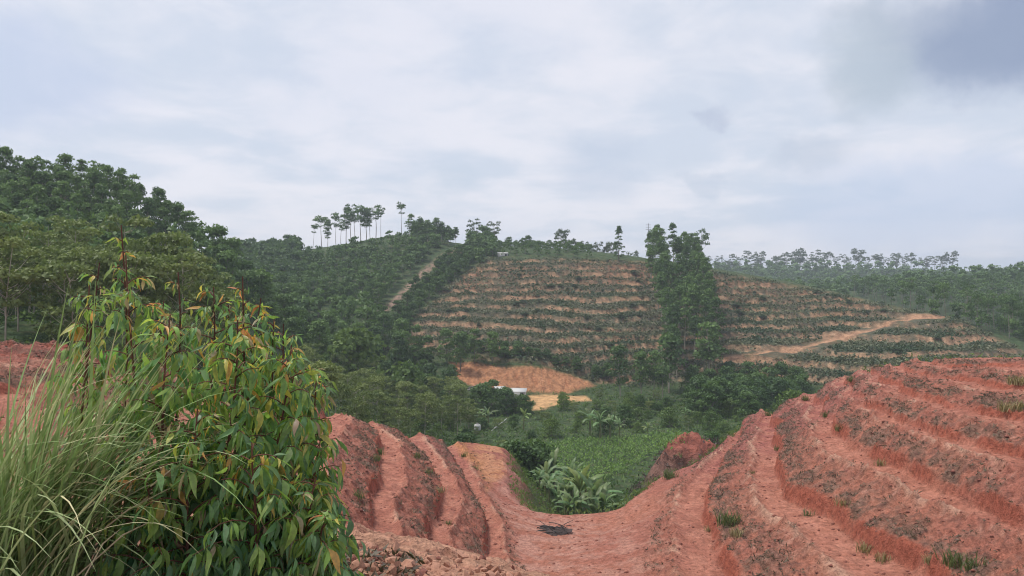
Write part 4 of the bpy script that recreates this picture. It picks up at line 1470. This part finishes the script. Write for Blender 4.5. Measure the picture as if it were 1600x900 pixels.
# grass tufts and weed heaps on the terraces
def blade_mesh(g, n=6, w=0.012, lean=0.3, bend=0.9, name='blade', mat=None):
    t = np.linspace(0, 1, n)
    a = lean + bend * t ** 1.4
    x = np.r_[0, np.cumsum(np.sin(a[:-1])) / (n - 1)]
    z = np.r_[0, np.cumsum(np.cos(a[:-1])) / (n - 1)]
    ww = w * np.interp(t, [0, .15, .6, 1], [.6, 1, .75, .04])
    V = np.stack([np.c_[x, ww, z], np.c_[x + ww * 0.25, 0 * x, z - ww * .25], np.c_[x, -ww, z]], 1).reshape(-1, 3)
    i = np.arange(n - 1)[:, None] * 3
    Q = np.concatenate([i + np.array([[0, 1, 4, 3]]), i + np.array([[1, 2, 5, 4]])])
    return V, Q, np.tile([0, .9, 0], n)


def tuft(pxy, size, n, cols, label, name='grass_tuft', category='grass tuft', flat=0.0):
    p = pick([pxy])[0]
    g = np.random.default_rng(int(pxy[0] * 7 + pxy[1]))
    vs, fs, va, o = [], [], [], 0
    for k in range(n):
        V, Q, _ = blade_mesh(g, 5, 0.035, g.uniform(.1, .5) + flat, g.uniform(.5, 1.3))
        s = size * g.uniform(.5, 1.1)
        a = g.uniform(0, 6.28)
        V = V * s
        b = np.array([g.normal(0, size * .3), g.normal(0, size * .3), 0])
        W = np.c_[V[:, 0] * math.cos(a) - V[:, 1] * math.sin(a), V[:, 0] * math.sin(a) + V[:, 1] * math.cos(a), V[:, 2]] + b
        vs.append(W)
        fs.append(Q + o)
        o += len(W)
        va.append(np.full(len(W), g.uniform(0, 1)))
    m = mesh_np(name, np.concatenate(vs), np.concatenate(fs), cols, {'var': np.concatenate(va)}, smooth=True)
    return obj(name, m, label=label, category=category, loc=(p[0], p[1], p[2] - 0.03))


M_tuftg = material('tuft_green', leaf_fn((0.05, 0.085, 0.03), (0.17, 0.20, 0.07), rnd=0.0))
M_tufty = material('tuft_dry', leaf_fn((0.16, 0.14, 0.06), (0.46, 0.38, 0.20), rnd=0.0))
for pxy, s, n, m, lab in [
        ((1140, 822), .75, 90, M_tuftg, 'green grass tuft hanging at the wall above the lowest right track'), ((1150, 838), .5, 60, M_tufty, 'yellowish weed clump just below the green tuft by the lowest track'),
        ((1490, 884), .55, 90, M_tuftg, 'dark green grass tuft near the bottom edge on the right slope'), ((1522, 892), .5, 70, M_tuftg, 'second green grass tuft at the bottom edge, further right'),
        ((1452, 880), .35, 60, M_tufty, 'pale weed clump above the wall at the bottom right'), ((1106, 830), .3, 50, M_tufty, 'pale cut weeds lying on the lowest right track'),
        ((1352, 862), .45, 80, M_tufty, 'yellow cut weeds heaped on the second right path'), ((1378, 878), .4, 70, M_tufty, 'small yellow weed heap lower on the second right path'),
        ((1590, 606), .55, 90, M_tufty, 'yellow weed heap at the right edge on the upper terrace'), ((1572, 646), .5, 90, M_tufty, 'olive weed heap on the wall near the right edge'), ((1594, 640), .5, 80, M_tufty, 'yellow weeds beside the olive heap at the right edge'),
        ((1376, 728), .4, 60, M_tufty, 'dry weed clump above the third right path'), ((1262, 806), .35, 50, M_tuftg, 'thin grass patch on the second right path'), ((1318, 790), .4, 60, M_tufty, 'dry grass tuft above the second right wall'),
        ((1175, 740), .3, 40, M_tuftg, 'small green tuft high on the lowest right bank'), ((1216, 704), .4, 60, M_tuftg, 'green weeds on the wall high on the second right bank'), ((1258, 626), .5, 70, M_tuftg, 'grass tuft at the skyline where the third right path starts'),
        ((1200, 650), .5, 70, M_tuftg, 'grass tuft at the skyline end of the second right bank'), ((1290, 652), .45, 70, M_tuftg, 'grey-green tuft along the third right wall'), ((1312, 674), .45, 70, M_tuftg, 'grey-green tuft further down the third right wall'),
        ((1330, 600), .45, 60, M_tuftg, 'olive tuft at the skyline end of the fourth right bank'), ((1046, 748), .7, 90, M_tuftg, 'bright green weeds behind the edge of the right slope'), ((592, 712), .45, 70, M_tuftg, 'grey-green tuft on the left spur bank'),
        ((588, 722), .4, 60, M_tuftg, 'smaller grey tuft below it on the left spur bank'), ((650, 716), .4, 60, M_tuftg, 'olive tuft along the second left bank'), ((668, 742), .4, 60, M_tuftg, 'grey tuft lower on the second left bank'),
        ((686, 770), .4, 60, M_tufty, 'dry tuft at the lower end of the second left bank'), ((560, 780), .4, 70, M_tuftg, 'grey-green weeds above the first left wall'), ((726, 715), .45, 70, M_tuftg, 'olive weeds beside the orange pad'),
        ((742, 735), .4, 60, M_tuftg, 'dark tuft below the orange pad'), ((700, 820), .3, 50, M_tuftg, 'thin grass patch on the second left path')]:
    tuft(pxy, s, n, m, lab)

# soil clods
def clod_mesh(g, n=1):
    import bmesh
    bm = bmesh.new()
    bmesh.ops.create_icosphere(bm, subdivisions=n, radius=1)
    for v in bm.verts:
        v.co *= 1 + g.normal(0, .22)
        v.co.z *= 0.65
    m = bpy.data.meshes.new('clod')
    bm.to_mesh(m)
    bm.free()
    return m


M_clod = plain('clod_earth', (0.42, 0.215, 0.145), 0.95, 0.7)
M_clod2 = plain('clod_dark', (0.20, 0.075, 0.055), 0.95, 0.6)
M_crumb = plain('crumb_earth', (0.25, 0.095, 0.068), 0.95, 0.5)
gc = np.random.default_rng(9)
CL = []
for k in range(8):
    m = clod_mesh(gc)
    m.materials.append(M_clod if k % 5 else M_clod2)
    CL.append(m)
n = 210
cx = gc.uniform(520, 815, n)
cy = 838 + (cx - 540) * 0.21 + gc.uniform(0, 1, n) ** 0.8 * 62
pts = pick(np.c_[cx, np.minimum(cy, 915)], 4.5, 12, 300)
ft = terrain(pts[:, 0], pts[:, 1])[0]
for (x, y, _), z in zip(pts, ft):
    s = 0.014 + 0.038 * gc.uniform() ** 2.5
    o = obj('clod', CL[gc.integers(8)], near_ground, loc=(x, y, z + s * .2))
    o.rotation_euler = gc.uniform(0, 6.28, 3)
    o.scale = (s * gc.uniform(.8, 1.5), s, s)
# crumbs strewn over all slopes: too many to count
m = qn & INF & (QR > 15) & (QR < 60)
ii = np.nonzero(m)[0]
dens = 0.25 + ZN['spoil'][qc[ii]] + 0.4 * ZN['path'][qc[ii]]
P = scatter(ii, 0.16, tries=2, seed=41, dens=dens)
P = P[gc.permutation(len(P))[:9000]]
oc = np.array([[1, 0, 0], [-1, 0, 0], [0, 1, 0], [0, -1, 0], [0, 0, 1], [0, 0, -.4]], float)
of = np.array([[0, 2, 4], [2, 1, 4], [1, 3, 4], [3, 0, 4], [2, 0, 5], [1, 2, 5], [3, 1, 5], [0, 3, 5]])
s = (0.025 + 0.085 * gc.uniform(0, 1, len(P)) ** 3)
V = (oc[None] * gc.uniform(.6, 1.3, (len(P), 6, 1))) * s[:, None, None] * np.array([1, 1, .7]) + P[:, None]
obj('soil_crumbs', mesh_np('soil_crumbs', V.reshape(-1, 3), (of[None] + 6 * np.arange(len(P))[:, None, None]).reshape(-1, 3), M_crumb), kind='stuff',
    label='loose crumbs of red soil strewn over the terraces', category='soil')
# ------------------------------------------------------------------ foreground saplings
M_redstem = material('red_stem', bark_fn((0.075, 0.025, 0.018), (0.16, 0.06, 0.035), 12))


from mathutils import Euler
LEAFDATA = []


def euc_leaf(curl, fold, wid):
    n = 8
    t = np.linspace(0, 1, n)
    a = curl * t ** 1.2
    x = np.r_[0, np.cumsum(np.cos(a[:-1]))] / (n - 1)
    z = -np.r_[0, np.cumsum(np.sin(a[:-1]))] / (n - 1)
    w = wid * np.interp(t, [0, .10, .14, .32, .55, .8, 1], [.05, .06, .35, .95, .9, .42, .02])
    side = 0.06 * np.sin(t * 5)
    L_ = np.c_[x, side + w * math.cos(fold), z + w * math.sin(fold)]
    R_ = np.c_[x, side - w * math.cos(fold), z + w * math.sin(fold)]
    M_ = np.c_[x, side, z]
    V = np.stack([L_, M_, R_], 1).reshape(-1, 3)
    i = np.arange(n - 1)[:, None] * 3
    Q = np.concatenate([i + np.array([[0, 1, 4, 3]]), i + np.array([[1, 2, 5, 4]])])[:, ::-1]
    LEAFDATA.append((V, Q))
    return mesh_np('leaf', V, Q, M_tint, {'var': np.tile([0, .5, 0], n)}, smooth=True)


LEAVES = [euc_leaf(c, f, w) for c, f, w in [(.3, .25, .13), (.7, .4, .12), (1.1, .3, .14), (.5, .6, .11), (.9, .15, .15), (1.4, .45, .12), (.2, .1, .14), (.6, .75, .12)]]
gs = np.random.default_rng(21)


def leaf_colour(hf, g):
    """own colour of a leaf at relative height hf of the bush (1 = young tips)"""
    r = g.uniform()
    q = g.uniform(1.15, 2.0)
    if hf > 0.85 and r < 0.55:
        c = [(0.62, 0.20, 0.06), (0.55, 0.28, 0.07), (0.46, 0.36, 0.08), (0.50, 0.16, 0.08), (0.30, 0.38, 0.06)][g.integers(5)]
    elif hf > 0.6 and r < 0.22:
        c = [(0.52, 0.26, 0.06), (0.44, 0.38, 0.07), (0.36, 0.26, 0.15), (0.36, 0.38, 0.07)][g.integers(4)]
    elif r < 0.08:
        c = [(0.36, 0.25, 0.18), (0.42, 0.32, 0.09), (0.34, 0.21, 0.15)][g.integers(3)]
    elif hf > 0.42:
        c = [(0.16, 0.29, 0.05), (0.12, 0.26, 0.08), (0.22, 0.33, 0.06), (0.10, 0.22, 0.09)][g.integers(4)]
    else:
        c = [(0.065, 0.175, 0.075), (0.085, 0.20, 0.075), (0.055, 0.15, 0.075), (0.15, 0.27, 0.06)][g.integers(4)]
    return tuple(v * q for v in c) + (1,)


def sapling(px, d, top, label, nb=22, blen=0.42, lean=(0, 0), lpb=12, lsize=0.138, low=0.10, yellow=0.0):
    g = gs
    x, y = (px - 800) / F * d, d
    z = float(ground_z(x, y)[0]) - 0.02
    h = (450 - top) / F * d - z
    e = obj('eucalyptus_sapling', None, label=label, category='sapling', group='eucalyptus saplings in the foreground', loc=(x, y, z))
    t = np.linspace(0, 1, 9)
    wob = g.uniform(0, 6)
    path = np.c_[lean[0] * t ** 1.5 + 0.02 * np.sin(t * 6 + wob), lean[1] * t ** 1.5 + 0.02 * np.cos(t * 5 + wob), t * h - 0.05 * (t == 0)]
    obj('stem', mesh_np('stem', *tube(path, 0.009 * (1 - 0.8 * t) + 0.0015, 7), M_redstem, smooth=True), e)
    nb = int(nb * 1.2)
    mv, mf, mc, mo = [], [], [], 0
    for k in range(nb):
        f = low + (0.98 - low) * (k + g.uniform(0, .6)) / nb
        p0 = np.array([np.interp(f, t, path[:, i]) for i in range(3)])
        az = k * 2.4 + g.uniform(-.5, .5)
        L = blen * (1.0 - 0.72 * f ** 1.3) * g.uniform(.75, 1.25)
        el = g.uniform(.45, .95)
        tt = np.linspace(0, 1, 5)
        hd = np.array([math.cos(az), math.sin(az)])
        bp_ = np.c_[p0[0] + hd[0] * L * tt * math.cos(el), p0[1] + hd[1] * L * tt * math.cos(el), p0[2] + L * (math.sin(el) * tt - 0.45 * tt ** 2)]
        b = obj('branch', mesh_np('branch', *tube(bp_, 0.0032 * (1 - .7 * tt) + .0008, 5), M_redstem, smooth=True), e)
        nl = max(4, int(round(lpb * (1 - 0.4 * f))))
        for j in range(nl):
            s = 0.22 + 0.78 * (j + g.uniform(0, .5)) / nl
            s = min(s, 1.0)
            p = np.array([np.interp(s, tt, bp_[:, i]) for i in range(3)])
            o = bpy.data.objects.new('leaf', LEAVES[g.integers(len(LEAVES))])
            COL.objects.link(o)
            o.parent = b
            o.location = p
            la = az + (1 if j % 2 else -1) * g.uniform(.3, 1.2)
            young = f > 0.86
            o.rotation_euler = (g.normal(0, .55), g.uniform(-.2, 1.0) if young else g.uniform(.55, 1.45), la)
            ls = lsize * g.uniform(.7, 1.2) * (0.62 if young else 1.0 - 0.15 * f)
            o.scale = (ls, ls, ls)
            hz = (z + p[2] + 1.55) / 1.55
            ml = LEAFDATA[g.integers(len(LEAFDATA))]
            M3 = Euler((g.normal(0, .6), g.uniform(.3, 1.4), g.uniform(0, 6.28))).to_matrix()
            q3 = ml[0] @ np.array(M3).T * (ls * g.uniform(.7, 1.0)) + p * np.array([.92, .92, 1]) + g.normal(0, .02, 3)
            mv.append(q3)
            mf.append(ml[1] + mo)
            mo += len(q3)
            mc.append(np.tile(leaf_colour(f * .8, g)[:3], (len(q3), 1)))
            o.color = leaf_colour(min(1.0, 0.25 + 0.75 * max(f - .15, hz * 0.75)) if f > .3 else f, g)

    mcol = np.concatenate(mc)
    obj('foliage', mesh_np('foliage', np.concatenate(mv), np.concatenate(mf), M_tintm, {'col': mcol, 'var': np.zeros(len(mcol))}, smooth=True), e, kind='stuff')


for args in [
        (205, 4.05, 398, 'tallest eucalyptus sapling with dark red stem above the grass', 22, .40, (.0, 0)),
        (150, 4.45, 440, 'thin eucalyptus sapling behind the grass, left of the tallest', 18, .36, (-.05, 0)),
        (262, 3.80, 492, 'leafy eucalyptus sapling just right of the tallest one', 26, .46, (.0, 0)),
        (318, 4.25, 448, 'eucalyptus sapling with orange tips near the middle of the bush', 26, .46, (.05, 0)),
        (352, 3.75, 500, 'dense eucalyptus sapling at the front of the bush', 28, .46, (.04, 0)),
        (386, 4.30, 466, 'eucalyptus sapling with yellow upper leaves behind the front ones', 24, .44, (.06, 0)),
        (418, 3.90, 540, 'eucalyptus sapling with drooping leaves toward the red slope', 28, .46, (.10, 0)),
        (430, 4.30, 560, 'eucalyptus sapling leaning toward the red slope', 26, .44, (.14, 0)),
        (300, 3.55, 640, 'low dark green eucalyptus sapling at the front', 24, .48, (0, 0)),
        (385, 3.55, 690, 'low broad eucalyptus sapling at the front right', 24, .46, (.05, 0)),
        (462, 3.70, 745, 'small bright sapling at the right edge of the bush', 22, .36, (.12, 0)),
        (474, 3.85, 690, 'yellow-green sapling furthest right in the bush', 22, .34, (.06, 0)),
        (495, 3.60, 800, 'low sapling at the bottom right corner of the bush', 20, .32, (.05, 0)),
        (248, 4.55, 470, 'green sapling at the back of the bush, behind the leafy one', 24, .44, (.02, 0)),
        (345, 4.55, 476, 'yellow-tipped sapling at the back of the bush', 24, .44, (.03, 0)),
        (425, 4.55, 506, 'sapling at the back right of the bush', 24, .42, (.05, 0)),
        (468, 4.45, 590, 'sapling behind the right edge of the bush', 24, .40, (.08, 0)),
        (232, 3.50, 740, 'lowest dark eucalyptus sapling between the grass and the bush', 18, .42, (0, 0))]:
    sapling(*args)
for px, d, top, lab in [(188, 4.15, 352, 'bare thin shoot rising highest above the bush'), (128, 4.3, 410, 'thin shoot with few leaves above the grass'),
                        (285, 4.2, 425, 'thin orange-tipped shoot above the middle of the bush'), (365, 4.3, 432, 'thin shoot with orange leaves above the right half of the bush'), (432, 4.4, 492, 'thin shoot at the right shoulder of the bush')]:
    sapling(px, d, top, lab, 11, .22, (random.uniform(-.06, .08), 0), 5, .10, .45)

# ------------------------------------------------------------------ foreground grass
BL = []
gg = np.random.default_rng(33)
for k in range(12):
    V, Q, va = blade_mesh(gg, 13, 0.0072, gg.uniform(.02, .35), [0.35, 0.7, 1.1, 1.7, 2.2, 0.5][k % 6])
    BL.append(mesh_np('blade', V, Q, M_blade, {'var': va}, smooth=True))
M_blades = material('grass_mass', leaf_fn((0.10, 0.19, 0.05), (0.42, 0.47, 0.20), rnd=0.0, trans=0.25))


def grass_clump(px, d, label, n, nm, hmin, hmax, az0, spread, seed):
    g = np.random.default_rng(seed)
    x, y = (px - 800) / F * d, d
    z = float(ground_z(x, y)[0]) - 0.03
    e = obj('grass_clump', None, label=label, category='grass', group='tall grass clumps in the foreground', loc=(x, y, z))
    for k in range(n):
        o = bpy.data.objects.new('blade', BL[g.integers(len(BL))])
        COL.objects.link(o)
        o.parent = e
        o.location = (g.normal(0, .17), g.normal(0, .14), 0)
        s = g.uniform(hmin, hmax)
        o.scale = (s, s, s)
        o.rotation_euler = (g.normal(0, .10), g.normal(0.03, .12), az0 + g.normal(0, spread))
        r = g.uniform()
        q = g.uniform(1.0, 1.85)
        c = (0.15, 0.25, 0.08) if r < .3 else (0.30, 0.37, 0.18) if r < .72 else (0.52, 0.47, 0.29) if r < .92 else (0.30, 0.20, 0.12)
        o.color = tuple(v * q for v in c) + (1,)
    vs, fs, va, o_ = [], [], [], 0
    for k in range(nm):
        V, Q, _ = blade_mesh(g, 7, 0.0050, g.uniform(.02, .5), g.uniform(.3, 1.9))
        V = V * g.uniform(hmin * .55, hmax * .85)
        a = az0 + g.normal(0, spread * 1.8)
        W = np.c_[V[:, 0] * math.cos(a) - V[:, 1] * math.sin(a), V[:, 0] * math.sin(a) + V[:, 1] * math.cos(a), V[:, 2]] + np.array([g.normal(0, .22), g.normal(0, .18), 0])
        vs.append(W)
        fs.append(Q + o_)
        o_ += len(W)
        va.append(np.full(len(W), np.clip(g.normal(.4, .28), 0, 1)))
    obj('blade_mass', mesh_np('blade_mass', np.concatenate(vs), np.concatenate(fs), M_blades, {'var': np.concatenate(va)}, smooth=True), e, kind='stuff')


grass_clump(-25, 3.35, 'tall green grass clump at the left edge of the picture', 170, 170, 0.85, 1.5, 0.1, .75, 51)
grass_clump(45, 3.6, 'tall pale grass clump leaning against the saplings', 170, 170, 0.95, 1.7, 0.0, .55, 52)
grass_clump(-110, 3.1, 'grass clump in the lower left corner, partly out of view', 120, 200, 0.7, 1.25, 0.2, .9, 53)
# bent dry straws reaching over the dark litter
gd = np.random.default_rng(61)
for k, (x0, y0, x1, y1, d) in enumerate([(95, 880, 300, 745, 3.3), (120, 900, 262, 802, 3.25), (110, 845, 290, 690, 3.4), (60, 810, 225, 700, 3.5), (130, 905, 190, 825, 3.2), (235, 760, 300, 735, 3.35)]):
    a_ = np.array(at(x0, y0, d))
    b_ = np.array(at(x1, y1, d + .15))
    mid = (a_ + b_) / 2 + np.array([0, 0, .04])
    obj('dry_straw', mesh_np('dry_straw', *tube([a_, mid, b_], [.004, .0038, .0015], 5), plain('straw_%d' % k, (0.50, 0.39, 0.25))), category='straw',
        label=['longest pale dry straw slanting over the dark litter', 'second dry straw slanting below the longest', 'arched dry straw above the longest', 'dry straw half hidden in the grass', 'short broken straw at the bottom edge', 'short straw crossing the tip of the longest'][k])
# litter under the bush
m = qn & (QR > 2.6) & (QR < 5.5) & (QX < -0.6) & (QX > -3.4)
P = scatter(np.nonzero(m)[0], 0.035, tries=2, seed=63)
P = P[gd.permutation(len(P))[:2600]]
v, f = leaf_faces(P + np.array([0, 0, .015]), 0.09, gd, aspect=0.3, up=1.2)
obj('leaf_litter', mesh_np('leaf_litter', v, f, M_dead, {'var': np.clip(gd.normal(.25, .3, len(P)), 0, 1).repeat(4)}), kind='stuff', label='brown dead leaves and twigs under the foreground bush', category='litter')
